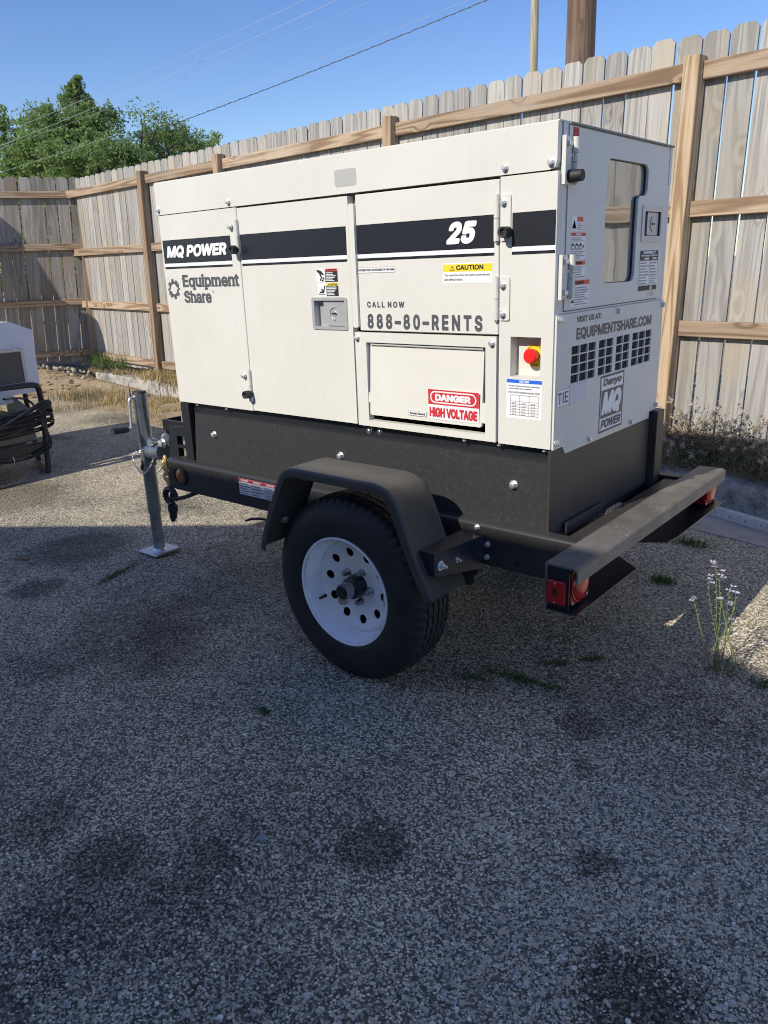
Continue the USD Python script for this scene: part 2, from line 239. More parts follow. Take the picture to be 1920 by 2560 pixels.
def asphalt_mat():
    t_ = lambda v: (min(v*1.34, .97), min(v*1.19, .90), min(v*0.89, .74))
    n = {'g': ('geometry', {}), 'v': ('voronoi_texture', {'scale': 165.0, 'randomness': 1.0}), 'e': ('voronoi_texture', {'scale': 165.0, 'feature': 'distance_to_edge'}), 'hs': ('separate_color', {}),
        'vr': ('rgb_ramp', {'ramp': [(0.0, t_(.09)), (0.36, t_(.16)), (0.50, t_(.32)), (0.70, t_(.55)), (0.90, t_(.74)), (1.0, t_(.88))]}),
        'er': ('rgb_ramp', {'ramp': [(0.0, (0.18, 0.18, 0.18)), (0.04, (0.36, 0.36, 0.36)), (0.11, (1, 1, 1))]}), 'm': ('mix_color', {'blend_type': 'multiply', 'fac': 1.0}),
        'b1': ('noise_texture', {'scale': 0.9, 'detail': 7.0, 'roughness': 0.62}), 'b1r': ('rgb_ramp', {'ramp': [(0.36, (0.40, 0.40, 0.40)), (0.46, (0.86, 0.86, 0.85)), (0.64, (1.22, 1.19, 1.13))]}), 'm2': ('mix_color', {'blend_type': 'multiply', 'fac': 1.0, 'use_clamp_result': False}),
        'b2': ('noise_texture', {'scale': 2.3, 'detail': 5.0, 'roughness': 0.65}), 'b2r': ('rgb_ramp', {'ramp': [(0.60, (0, 0, 0)), (0.74, (0.55, 0.55, 0.55))]}), 'm3': ('mix_color', {'b': (0.20, 0.155, 0.10)}),
        'dn': ('noise_texture', {'scale': 5.0, 'detail': 5.0, 'roughness': 0.7}), 'ds': ('vector_math', {'math_type': 'multiply_add', 'vector2': (0.13, 0.13, 0.0), 'vector3': (-0.065, -0.065, 0.0)}), 'da': ('vector_math', {'math_type': 'add'}),
        'h': ('math', {'math_type': 'minimum', 'value2': 0.2}), 'b': ('bump', {'strength': 0.7, 'distance': 0.007}), 'p': ('principled_bsdf', {'roughness': 0.8, 'specular_ior_level': 0.4})}
    l = [('g.position', 'v.vector'), ('g.position', 'e.vector'), ('g.position', 'b1.vector'), ('g.position', 'b2.vector'), ('v.color', 'hs.color'), ('hs.r', 'vr.fac'), ('e.distance', 'er.fac'), ('vr.color', 'm.a'), ('er.color', 'm.b'),
         ('b1.fac', 'b1r.fac'), ('m.result', 'm2.a'), ('b1r.color', 'm2.b'), ('b2.fac', 'b2r.fac'), ('m2.result', 'm3.a'), ('b2r.color', 'm3.fac'), ('e.distance', 'h.value1'), ('h.value', 'b.height'), ('b.normal', 'p.normal'),
         ('g.position', 'dn.vector'), ('dn.color', 'ds.vector1'), ('g.position', 'da.vector1'), ('ds.vector', 'da.vector2')]
    cur = 'm3.result'
    for i, (x, y, r, dk) in enumerate(STAINS):
        n[f'q{i}'] = ('vector_math', {'math_type': 'distance', 'vector2': (x, y, 0.0)}); n[f'r{i}'] = ('map_range', {'range_type': 'smoothstep', 'from_min': r*.55, 'from_max': r*1.12, 'to_min': dk, 'to_max': 1.0, 'clamp': True})
        n[f'x{i}'] = ('mix_color', {'blend_type': 'multiply', 'fac': 1.0, 'use_clamp_result': False})
        l += [('da.vector', f'q{i}.vector1'), (f'q{i}.value', f'r{i}.value'), (cur, f'x{i}.a'), (f'r{i}.result', f'x{i}.b')]; cur = f'x{i}.result'
    for i, (x, y, nx, ny, L) in enumerate(CRACKS):   # a narrow dark line through (x, y) with normal (nx, ny)
        n[f'cd{i}'] = ('vector_math', {'math_type': 'subtract', 'vector2': (x, y, 0.0)}); n[f'cn{i}'] = ('vector_math', {'math_type': 'dot_product', 'vector2': (nx, ny, 0.0)}); n[f'ca{i}'] = ('math', {'math_type': 'absolute'})
        n[f'cl{i}'] = ('vector_math', {'math_type': 'dot_product', 'vector2': (-ny, nx, 0.0)}); n[f'cb{i}'] = ('math', {'math_type': 'absolute'}); n[f'cm{i}'] = ('map_range', {'from_min': L*.8, 'from_max': L, 'to_min': 0.0, 'to_max': 1.0, 'clamp': True})
        n[f'cr{i}'] = ('map_range', {'from_min': 0.002, 'from_max': 0.009, 'to_min': 0.5, 'to_max': 1.0, 'clamp': True}); n[f'cx{i}'] = ('math', {'math_type': 'maximum'}); n[f'cy{i}'] = ('mix_color', {'blend_type': 'multiply', 'fac': 1.0, 'use_clamp_result': False})
        l += [('da.vector', f'cd{i}.vector1'), (f'cd{i}.vector', f'cn{i}.vector1'), (f'cn{i}.value', f'ca{i}.value1'), (f'ca{i}.value', f'cr{i}.value'), (f'cd{i}.vector', f'cl{i}.vector1'), (f'cl{i}.value', f'cb{i}.value1'), (f'cb{i}.value', f'cm{i}.value'),
              (f'cr{i}.result', f'cx{i}.value1'), (f'cm{i}.result', f'cx{i}.value2'), (cur, f'cy{i}.a'), (f'cx{i}.value', f'cy{i}.b')]; cur = f'cy{i}.result'
    return mat('worn_asphalt', n, l+[(cur, 'p.base_color')])
STAINS = [(-.007, -.933, .12, .42), (.489, -.648, .075, .42), (.203, -.087, .09, .5), (.72, -.94, .16, .38), (-2.50, -.57, .15, .42), (-2.87, -.13, .34, .45), (-4.3, .15, .5, .5), (-.811, -1.442, .12, .6), (-.55, -1.40, .12, .5), (.30, -.30, .05, .6), (-1.7, -.55, .35, .7), (-6.3, 2.5, .6, .62)]
def _ck(p, q):
    p, q = np.array(p), np.array(q); d = (q-p)/np.linalg.norm(q-p); c = (p+q)/2; return (c[0], c[1], -d[1], d[0], np.linalg.norm(q-p)/2)
CRACKS = [_ck((-.75, -.40), (.10, .42)), _ck((-2.9, -.95), (-2.15, .45)), _ck((-1.35, -.95), (-.75, -.66))]
asphalt = asphalt_mat()
def ground_mat(name, c0, c1, c2, sc=9.0, bump=0.6, fine=90.0):
    return mat(name, {'g': ('geometry', {}), 'n': ('noise_texture', {'scale': sc, 'detail': 8.0, 'roughness': 0.7}), 'f': ('noise_texture', {'scale': fine, 'detail': 3.0}),
        'r': ('rgb_ramp', {'ramp': [(0.32, c0), (0.5, c1), (0.68, c2)]}), 'fr': ('rgb_ramp', {'ramp': [(0.3, (0.65, 0.65, 0.65)), (0.7, (1.15, 1.15, 1.15))]}), 'm': ('mix_color', {'blend_type': 'multiply', 'fac': 1.0}),
        'b': ('bump', {'strength': bump, 'distance': 0.01}), 'p': ('principled_bsdf', {'roughness': 0.9, 'specular_ior_level': 0.2})},
        [('g.position', 'n.vector'), ('g.position', 'f.vector'), ('n.fac', 'r.fac'), ('f.fac', 'fr.fac'), ('r.color', 'm.a'), ('fr.color', 'm.b'), ('m.result', 'p.base_color'), ('f.fac', 'b.height'), ('b.normal', 'p.normal')])
concrete = ground_mat('stained_concrete', (0.10, 0.10, 0.11), (0.40, 0.385, 0.35), (0.50, 0.475, 0.42), 6.0, 0.5)
slab_m = ground_mat('old_concrete_slab', (0.28, 0.26, 0.225), (0.42, 0.39, 0.35), (0.5, 0.47, 0.43), 3.0, 0.4, 160)
dirt = ground_mat('dry_dirt', (0.19, 0.13, 0.075), (0.33, 0.25, 0.16), (0.44, 0.36, 0.25), 4.0, 0.8, 60)
def leafmat(name, c0, c1, trans=0.35):
    return mat(name, {'g': ('geometry', {}), 'r': ('rgb_ramp', {'ramp': [(0.0, c0), (1.0, c1)]}), 'd': ('principled_bsdf', {'roughness': 0.6, 'specular_ior_level': 0.3}), 't': ('translucent_bsdf', {}), 'm': ('mix_closure', {'fac': trans})},
        [('g.random_per_island', 'r.fac'), ('r.color', 'd.base_color'), ('r.color', 't.color'), ('d.BSDF', 'm.closure1'), ('t.BSDF', 'm.closure2')], surface='m.closure')
leaf_a = leafmat('locust_leaves', (0.20, 0.29, 0.10), (0.50, 0.57, 0.25), .5)
leaf_b = leafmat('bright_leaves', (0.22, 0.32, 0.10), (0.54, 0.60, 0.26), .5)
drygrass_m = leafmat('dry_grass_blades', (0.42, 0.33, 0.17), (0.68, 0.58, 0.36), 0.25)
green_m = leafmat('green_grass_blades', (0.11, 0.17, 0.05), (0.27, 0.33, 0.13), 0.4)
weed_m = leafmat('grey_green_weed', (0.22, 0.205, 0.12), (0.46, 0.41, 0.28), 0.3)
seed_m = leafmat('pale_seed_heads', (0.6, 0.5, 0.44), (0.85, 0.78, 0.72), 0.3)
flower_m = leafmat('white_petals', (0.70, 0.66, 0.80), (0.88, 0.86, 0.92), 0.3)
stem_m = plain('green_stem', (0.16, 0.20, 0.07), 0.6)
bark = plain('tree_bark', (0.11, 0.085, 0.065), 0.9, bump=0.6, bscale=30, var=0.3)

# ---------------------------------------------------------------- ground, kerb, slab, planting strip
FA = np.array([-0.71, 2.83, 0.3]); FU = np.array([-0.992866, 0.119236, 0.0]); FN = np.array([0.119236, 0.992866, 0.0])   # fence: start, along, away from the camera
def fl(s, o=0.0, z=0.0): return np.array([*(FA[:2]+FU[:2]*s+FN[:2]*o), z])
g = trimesh.Trimesh([[-300, -300, 0], [300, -300, 0], [300, 300, 0], [-300, 300, 0]], [[0, 1, 2], [0, 2, 3]], process=False)
tag(obj('ground', g, asphalt), 'worn grey asphalt lot of coarse pale stones, shaded in front and sunlit behind', kind='structure')
def ky(x): return 2.475-0.139*(x-0.05)       # front line of the kerb
def strip(xs, prof, seed, jit):
    """a long sheet across x with a cross profile of (distance behind the kerb line, height)"""
    V, F = [], []; n = len(prof)
    for i, x in enumerate(xs):
        for d, z in prof: V.append((x, ky(x)+d, z))
    V = np.array(V); V[:, 2] += (meshkit.fbm(V*np.array([3, 3, 0])+9, 4, seed)-.5)*jit*(V[:, 2] > 0.02); 
    for i in range(len(xs)-1):
        for j in range(n-1):
            a, b, c, d = i*n+j, (i+1)*n+j, (i+1)*n+j+1, i*n+j+1; F += [[a, b, c], [a, c, d]]
    return trimesh.Trimesh(V, F, process=False)
xs = np.linspace(-11.5, 7, 260)
kp = [(0.0, -0.05), (0.0, 0.13), (0.004, 0.155), (0.022, 0.17), (0.15, 0.172)]
tag(obj('kerb', strip(xs[xs > -9.2], kp, 3, 0.008), concrete, smooth=50), 'weathered concrete kerb with dark stains along the foot of the long fence', kind='structure')
dp = [(0.148, 0.165), (0.2, 0.19), (0.28, 0.235), (0.38, 0.285), (0.6, 0.30), (3, 0.30), (40, 0.30)]
tag(obj('planting_strip', strip(np.linspace(-40, 40, 500), dp, 5, 0.05), dirt, smooth=60), 'strip of dry dirt between kerb and fence', kind='structure')
lv = np.array([(-14, -8), (-9.0, 3.70), (-8.3, 3.35), (-7.6, 3.1), (-8.4, 2.75), (-9.0, 1.9), (-9.6, 0.0), (-12, -8)])
bank_poly = Polygon([(-40, -8), (-12.5, -8), (-9.9, 0.6), (-8.9, 2.4), (-8.2, 3.0), (-7.2, 3.35), (-7.4, 3.6), (-9.2, 3.95), (-9.4, 4.4), (-40, 4.4)])
gx, gy = np.meshgrid(np.linspace(-13, -6.5, 90), np.linspace(-4, 4.3, 100), indexing='ij')
gd = np.array([[bank_poly.exterior.distance(Point(a, b))*(1 if bank_poly.contains(Point(a, b)) else -1) for b in gy[0]] for a in gx[:, 0]])
gz = np.clip(gd*0.35, -0.04, 0.28)+(meshkit.fbm(np.stack([gx*2.5, gy*2.5, gx*0], -1), 4, 8)-.5)*0.10*(gd > -0.05)
V = np.stack([gx, gy, gz], -1).reshape(-1, 3); nx, ny = gx.shape; F = []
for i in range(nx-1):
    for j in range(ny-1):
        a = i*ny+j; F += [[a, a+ny, a+ny+1], [a, a+ny+1, a+1]]
tag(obj('dirt_bank', trimesh.Trimesh(V, F, process=False), dirt, smooth=60), 'low bank of dry dirt in the fence corner', kind='structure')
q = np.random.default_rng(4); vx = np.linspace(-9.3, -4.6, 60); vw = 0.95*np.clip((vx+4.6)/-1.2, 0, 1)**.6*(0.7+.7*meshkit.fbm(np.c_[vx*1.3, 0*vx, 0*vx], 4, 2))
verge = Polygon([*zip(vx, ky(vx)+.0), *zip(vx[::-1], (ky(vx)-vw)[::-1])]).buffer(0)
tag(obj('dirt_verge', ext(verge, 'z', -0.03, 0.0045), dirt), 'sandy dirt washed over the asphalt in front of the far kerb', kind='structure')
slab = Polygon([(-0.55, 2.17), (-0.10, 2.03), (0.09, 1.99), (0.25, 1.955), (1.2, 1.84), (6, 1.2), (6, 1.66), (0.06, 2.49), (-0.55, 2.57)])
tag(obj('pavement', ext(slab, 'z', -0.04, 0.006), slab_m), 'flat strip of old concrete at the foot of the kerb', kind='structure')

# ---------------------------------------------------------------- shed behind the camera (its shadow lies over the foreground)
KX, KY = math.sin(ALPHA)/math.tan(ELEV), math.cos(ALPHA)/math.tan(ELEV)
YS = -4.2
def roofpt(xs_, ys_): z = (ys_-YS)/KY; return (xs_-KX*z, z)
prof = [roofpt(-3.65, -0.20), roofpt(-2.36, 0.70), roofpt(0.33, 0.705), roofpt(0.59, 0.585)]
sl = (prof[1][1]-prof[0][1])/(prof[1][0]-prof[0][0]); sr = (prof[3][1]-prof[2][1])/(prof[3][0]-prof[2][0])
L_ = (prof[0][0]-(prof[0][1]-2.0)/sl, 2.0); R_ = (prof[3][0]+(2.3-prof[3][1])/sr, 2.3)
wallp = Polygon([(L_[0], 0), L_, *prof, R_, (R_[0], 0)])
shed = thing('storage_shed', 'brownish metal storage shed standing behind the photographer', 'shed')
shed_w = plain('shed_cladding', (0.26, 0.235, 0.20), 0.6, var=0.08); shed_r = plain('shed_roof_sheet', (0.20, 0.2, 0.21), 0.5)
obj('wall', ext(wallp, 'y', YS-6, YS), shed_w, shed)
for a, b in zip([L_, *prof], [*prof, R_]):
    d = np.array(b)-np.array(a); n_ = np.array([-d[1], d[0]])/np.linalg.norm(d)*0.02
    q = Polygon([a, b, np.array(b)+n_, np.array(a)+n_]).buffer(-0.001)
    obj('roof', ext(q, 'y', YS-6.02, YS-0.02), shed_r, shed)
obj('door', bx(-2.9, -1.2, YS+0.002, YS+0.03, 0.02, 2.6), plain('shed_door', (0.25, 0.26, 0.27), 0.5), shed)

# loader parked out of view at the left: throws the shadows in the fence corner
ld = thing('boom_lift', 'orange boom lift with raised platform parked out of view at the left', 'lift')
lm_ = plain('lift_paint', (0.5, 0.25, 0.04), .4); lk_ = plain('lift_dark', (0.03, 0.03, 0.03), .6)
obj('platform', bx(-11.4, -9.95, 0.7, 2.0, 1.95, 3.25, .12), lm_, ld)
obj('chassis', bx(-13.0, -10.4, -2.6, -0.6, 0.45, 1.25, .06), lm_, ld)
for x in (-12.5, -10.9):
    for y in (-2.68, -0.5): obj('wheel', cyl((x, y-.13, .45), (x, y+.13, .45), .45, 28), lk_, ld)
obj('bucket', ext(Polygon([(-9.85, 1.36), (-9.28, 1.36), (-9.16, 1.50), (-9.14, 1.68), (-9.24, 1.86), (-9.45, 1.97), (-9.85, 1.99)]), 'y', 2.32, 2.55), lk_, ld)
for y in (1.15, 1.9): obj('arm', tube([(-11.6, y-2.0, 1.2), (-10.6, y, 2.2), (-9.8, 2.3, 1.75)], .055, 8), lm_, ld)

# ---------------------------------------------------------------- fences
Rf = np.stack([-FU, FN, [0, 0, 1]], 1)        # local x points to the right along the long fence, local y away from the camera
def picket(w, z0, z1, ear=0.03, th=0.016):
    p = Polygon([(-w/2, z0), (w/2, z0), (w/2, z1-ear), (w/2-ear, z1), (-w/2+ear, z1), (-w/2, z1-ear)])
    return ext(p, 'y', 0, th)
fence = thing('picket_fence', 'long weathered grey dog-ear picket fence with brown rails behind the generator', 'fence', loc=tuple(fl(0, 0, 0)))
fpath = fence.GetPath()
Rl = Rf
lean = lambda s: 0.85*(0.06+0.0165*max(s, 0))/2.4       # the old fence leans a little, more towards the far end
def F_(name, mesh, m, s, o=0, z=0, tilt=0.0, lab=None):
    R = Rf @ Rot.from_euler('y', tilt).as_matrix()
    d = FU*s+FN*o; return obj(name, mesh, m, fence, loc=(d[0], d[1], z), rot=R, label=lab, smooth=False)
pitch = 0.1585; s = -6.0; k = 0
while s < 8.72:
    ztop = 2.658+0.0062*s+rng.normal(0, 0.004); w = 0.143+rng.normal(0, 0.002)
    near = s < 0.3
    gap = 0.006 if near else 0.0
    F_('picket', picket(w-gap+(0.008 if near else 0.004)+(0.012 if s < -1.0 else 0), 0.30+rng.normal(0, .01), ztop, 0.028), picket_m, s+rng.normal(0, 0.001), 0.001+abs(rng.normal(0, 0.0015)), 0, rng.normal(0, 0.0012)+lean(s))
    s += pitch; k += 1
posts = [-5.0, -2.52, -0.045, 2.47, 5.0, 6.66]
for q, s in enumerate(posts):
    h = 2.535+0.0065*s+(0.03 if s > 2 else 0)
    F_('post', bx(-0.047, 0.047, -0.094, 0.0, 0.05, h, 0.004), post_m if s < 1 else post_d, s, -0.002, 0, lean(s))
bays = [-7.5]+posts+[8.98]
for a, b in zip(bays[:-1], bays[1:]):
    for z1, hgt in ((2.503, 0.094), (1.775, 0.09), (1.075, 0.094), (0.385, 0.09)):
        a2, b2 = a+0.049-lean(a)*z1, b-0.049-lean(b)*z1; m_ = (a2+b2)/2
        sl_ = 0.0085 if z1 > 2 else 0.007
        z = z1+sl_*m_+rng.normal(0, 0.004); L = b2-a2
        F_('rail', bx(-L/2, L/2, -0.04, -0.001, -hgt, 0, 0.003), rail_m, m_, -0.002, z, sl_+rng.normal(0, 0.001))
# side fence at the far corner
CN = np.array([-9.29, 4.01]); LU = np.array([0.51, 0.86]); LU /= np.linalg.norm(LU); LN = np.array([-LU[1], LU[0]])
Rs = np.stack([[LU[0], LU[1], 0], [LN[0], LN[1], 0], [0, 0, 1]], 1)
fence2 = thing('picket_fence', 'short grey picket fence run turning off at the far left corner, half in shade', 'fence', loc=(CN[0], CN[1], 0))
def S_(name, mesh, m, t, o=0, z=0, tilt=0.0):
    R = Rs @ Rot.from_euler('y', tilt).as_matrix(); d = LU*t+LN*o
    return obj(name, mesh, m, fence2, loc=(d[0], d[1], z), rot=R, smooth=False)
t = -0.07
while t > -8:
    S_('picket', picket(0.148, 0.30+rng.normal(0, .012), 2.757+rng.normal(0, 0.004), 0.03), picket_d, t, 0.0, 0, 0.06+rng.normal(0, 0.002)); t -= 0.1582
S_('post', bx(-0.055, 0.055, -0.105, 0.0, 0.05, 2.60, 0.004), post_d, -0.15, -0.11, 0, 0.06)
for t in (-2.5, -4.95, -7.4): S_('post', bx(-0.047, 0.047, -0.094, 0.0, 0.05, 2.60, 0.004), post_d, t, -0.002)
for a, b in ((-7.4, -4.95), (-4.95, -2.5), (-2.5, -0.12)):
    for z1 in (2.575, 1.905, 1.172, 0.475):
        e_ = 0.05 if b > -1 else -0.05; L = b+e_-a-0.05; S_('rail', bx(-L/2, L/2, -0.04, -0.001, -0.085, 0, 0.003), rail_m, (a+b+e_+0.05)/2, -0.002, z1)

# ---------------------------------------------------------------- the towable generator
gen = thing('towable_generator', 'white and black towable generator on a single axle trailer with a white steel wheel', 'generator')
P = lambda name, mesh, m, parent=gen, **k: obj(name, mesh, m, parent, **k)
ZB, ZT = 0.892, 1.851
# inner shell, dark, well behind the panels
P('inner_shell', bx(-1.90, -0.09, 0.11, 0.82, ZB+0.006, ZT-0.03), gapm)
P('gap_backing', [bx(-1.43, -1.415, 0.016, 0.1, ZB+.002, 1.71), bx(-0.83, -0.78, 0.034, 0.1, ZB+.002, 1.71), bx(-0.206, -0.196, 0.016, 0.1, ZB+.002, 1.71), bx(-1.43, -0.19, 0.03, 0.1, 1.69, 1.735), bx(-.83, -.2, .034, .1, 1.23, 1.26), bx(-0.05, -0.012, 0.05, 0.83, 1.29, 1.335)], plain('seam_shade', (0.20, 0.195, 0.18), .7))
lidp = Polygon([(-1.95, 1.7175), (-0.03, 1.7205), (-0.012, 1.727), (-0.006, 1.745), (-0.006, ZT-.004), (-1.95, ZT-.004)])
P('lid', [ext(lidp, 'y', -0.004, 0.02), hull(*[(x, y, z) for x in (-1.95, -0.004) for y, z in ((-0.001, ZT-.0041), (0.004, ZT), (0.876, ZT), (0.881, ZT-.0041))]), bx(-1.95, -0.004, 0.86, 0.881, 1.72, ZT-.0042), bx(-1.95, -1.93, 0.0202, 0.8598, 1.72, ZT-.0042)], cream)
P('side_panel', bx(-1.95, -1.4255, 0.0, 0.03, ZB, 1.7165, 0.002), cream)
P('side_panel', bx(-1.95, -0.004, 0.855, 0.88, ZB, 1.719, 0.002), cream)
P('front_panel', bx(-1.9498, -1.93, 0.031, 0.854, ZB, 1.719), cream)
latch_hole = rr(-1.020, -0.856, 1.256, 1.358, 0.006)
door = P('door', ext(sbox(-1.421, 0.896, -0.8245, 1.7115).difference(latch_hole) if False else sbox(-1.421, 0.896, -0.8245, 1.7115), 'y', 0.0, 0.03), cream) if False else P('door', ext(sbox(-1.421, 0.896, -0.8245, 1.7115).difference(latch_hole), 'y', 0.0, 0.03), cream)
door2 = P('door', [bx(-0.7885, -0.200, 0.0, 0.03, 1.2475, 1.7115, 0.002), ext(rr(-0.815, -0.789, 1.2585, 1.684, 0.007), 'y', -0.010, 0.03)], cream)
hole = sbox(-0.764, 0.916, -0.248, 1.206)
lower = P('terminal_panel', ext(sbox(-0.8175, 0.893, -0.2065, 1.2415).difference(hole), 'y', 0.0, 0.03), cream)
flap = rr(-0.757, -0.262, 0.938, 1.197, 0.008)
fm = ext(flap.union(rr(-0.262, -0.243, 0.955, 1.02, 0.006).buffer(0.0015)).union(rr(-0.772, -0.757, 0.985, 1.02, 0.005).buffer(0.0015)), 'y', 0.0, 0.012)
v = fm.vertices.copy(); v[:, 1] += 0.016-(1.197-v[:, 2])*0.065; fm.vertices = v
P('flap', fm, cream, lower)
P('flap_hinge', cyl((-0.75, 0.012, 1.1995), (-0.262, 0.012, 1.1995), 0.005, 10), cream, lower)
P('terminal_recess', [bx(-0.764, -0.248, 0.09, 0.1, 0.916, 1.206), bx(-0.764, -0.248, 0.031, 0.09, 0.9055, 0.9155), bx(-0.774, -0.7645, 0.031, 0.09, 0.916, 1.206), bx(-0.2475, -0.2375, 0.031, 0.09, 0.916, 1.206)], gapm, lower)
for i, x in enumerate((-0.70, -0.64, -0.57, -0.50)):
    P('cable', tube(bez([(x-.03, 0.05, 0.918), (x, 0.045, 0.926), (x+.05, 0.06, 0.935)], 8), 0.004, 6), rubber, lower)
rec = sbox(-0.154, 1.118, -0.046, 1.243)
rpan = P('side_panel', ext(sbox(-0.1965, ZB, -0.004, 1.7165).difference(rec), 'y', 0.0, 0.025), cream)
rx0, rx1, rz0, rz1, rd = -0.154, -0.046, 1.118, 1.243, 0.042
P('recess', [bx(rx0-.006, rx1+.006, rd, rd+.01, rz0-.006, rz1+.006), bx(rx0-.006, rx0-.0002, 0.0255, rd-.0002, rz0-.006, rz1+.006), bx(rx1+.0002, rx1+.006, 0.0255, rd-.0002, rz0-.006, rz1+.006),
             bx(rx0, rx1, 0.0255, rd-.0002, rz1+.0002, rz1+.006), bx(rx0, rx1, 0.0255, rd-.0002, rz0-.006, rz0-.0002)], cream, rpan)
es = xf(gen, 'emergency_stop'); ex, ez = -0.088, 1.183
P('backing_disc', cyl((ex, rd-.0004, ez), (ex, rd-.0025, ez), 0.037, 32), yelv, es)
P('collar', cyl((ex, rd-.0026, ez), (ex, rd-.020, ez), 0.0175, 20), blackink, es)
P('button', [cyl((ex, rd-.016, ez), (ex, rd-.034, ez), 0.0215, 28, 0.0235), cyl((ex, rd-.0341, ez), (ex, rd-.039, ez), 0.0233, 28, 0.0195)], redbtn, es)
P('lettering', [lettering('STOP', ex-.013, ex+.013, ez-.0345, ez-.0275, 'y', rd-.0026, bold=False)], blackink, es)
for i, ch in enumerate('EMERGENCY'):
    a = math.radians(150-15*i); m = lettering(ch, -0.0024, 0.0024, -0.0035, 0.0035, 'y', 0, bold=False)
    m.apply_transform(trimesh.transformations.rotation_matrix(-(a-math.pi/2), [0, 1, 0])); m.apply_translation([ex+.0315*math.cos(a), rd-.0026, ez+.0315*math.sin(a)])
    P('lettering', m, blackink, es)
# end of the cabinet (faces +x)
ed = sbox(0.0256, ZB, 0.8546, ZT-.0045)
dhole = sbox(0.055, 1.316, 0.822, 1.8425)
P('drip_edge', bx(-0.0039, 0.004, 0.06, 0.878, 1.8437, 1.8500, 0.001), plain('grey_trim', (0.16, 0.17, 0.17), .5))
P('end_frame', ext(ed.difference(dhole).difference(sbox(-1, 0, 2, 1.3105)), 'x', -0.03, -0.004), cream)
P('corner_panel', bx(-0.02, -0.0042, 0.0255, 0.8546, ZB, 1.3095), cream)
win = Polygon([(0.322, 1.39), (0.583, 1.388), (0.584, 1.655), (0.592, 1.667), (0.606, 1.671), (0.648, 1.672), (0.661, 1.685), (0.661, 1.773), (0.326, 1.773)])
win = win.buffer(-0.028).buffer(0.038, quad_segs=6).buffer(-0.010)
ehole = rr(0.640, 0.797, 1.536, 1.626, 0.004)
edoor = P('door', ext(sbox(0.0585, 1.3195, 0.8195, 1.8405).difference(win).difference(ehole), 'x', -0.0140, -0.001), cream)
P('window', ext(win.buffer(0.012), 'x', -0.0175, -0.0142), glassm, edoor)
P('window_seal', ext(win.buffer(0.0005).difference(win.buffer(-0.002)), 'x', -0.0138, -0.010), blackink, edoor)
def latch(parent, plane, a0, a1, b0, b1, hole, at, sgn, back):
    fr = ext(rr(a0, a1, b0, b1, 0.008).difference(hole.buffer(-0.004)), plane, at, at+sgn*0.004)
    lt = xf(parent, 'latch'); h = hole.bounds
    P('bezel', fr, stainless, lt)
    P('well', [ext(hole, plane, at-sgn*0.027, at-sgn*0.025)], blackink if plane == 'x' else stainless, lt)
    sides = hole.difference(hole.buffer(-0.003)); P('well_wall', ext(sides, plane, at-sgn*0.0249, at-sgn*0.0005), stainless if plane == 'y' else blackink, lt)
    w_ = h[2]-h[0]
    P('paddle', ext(rr(h[0]+w_*.29, h[2]-w_*.06, h[1]+.006, h[3]-.006, 0.004), plane, at-sgn*0.016, at-sgn*0.004), stainless, lt)
    cx, cy = h[0]+w_*.62, (h[1]+h[3])/2
    ring = Point(cx, cy).buffer(.026, quad_segs=6).difference(Point(cx, cy).buffer(.021, quad_segs=6)).difference(sbox(cx+.005, cy-.1, cx+.1, cy+.1))
    P('paddle_rim', ext(ring, plane, at-sgn*0.004, at-sgn*0.001), stainless, lt)
    P('lock', ext(Point(cx+.003, cy).buffer(.008), plane, at-sgn*0.0039, at-sgn*0.001), zinc, lt)
    P('key_slot', ext(rr(cx-.012, cx+.012, cy-.0025, cy+.0025, .002), plane, at-sgn*0.0009, at+sgn*0.001), blackink, lt)
latch(gen, 'y', -1.029, -0.848, 1.2475, 1.366, latch_hole, 0.0, -1, 0)
latch(gen, 'x', 0.622, 0.811, 1.520, 1.641, ehole, -0.001, 1, 0)
# lower end panel with vents
ep = Polygon([(0.007, 1.3095), (0.007, 0.889), (0.072, 0.889), (0.090, 0.862), (0.800, 0.860), (0.806, 0.885), (0.872, 0.886), (0.872, 1.3095)])
vents = []
for a0, a1, n in ((0.112, 0.288, 3), (0.313, 0.426, 2), (0.454, 0.567, 2), (0.594, 0.770, 3)):
    cw = (a1-a0-(n-1)*0.0065)/n
    for i in range(n):
        for j in range(4):
            b = 1.088+j*0.0305; vents.append(rr(a0+i*(cw+.0065), a0+i*(cw+.0065)+cw, b, b+0.0265, 0.002, 2))
vp = P('vent_panel', ext(ep.difference(union_all(vents)), 'x', -0.0035, 0.0035), cream)
P('vent_backing', bx(-0.0041, -0.0037, 0.1, 0.78, 1.08, 1.215), gapm, vp)
for y, z in ((0.024, 1.297), (0.451, 1.293), (0.860, 1.291), (0.860, 0.905), (0.618, 0.876), (0.261, 0.879), (0.023, 0.911)): P('bolt', hexbolt((0.0035, y, z), (1, 0, 0)), zinc)
for x, z in ((-1.935, 1.738), (-1.461, 1.737), (-0.178, 1.740), (-0.025, 1.740)): P('bolt', hexbolt((x, -0.004, z), (0, -1, 0)), zinc)
for x, z in ((-0.806, 1.221), (-0.223, 1.220)): P('bolt', hexbolt((x, 0, z), (0, -1, 0)), zinc)
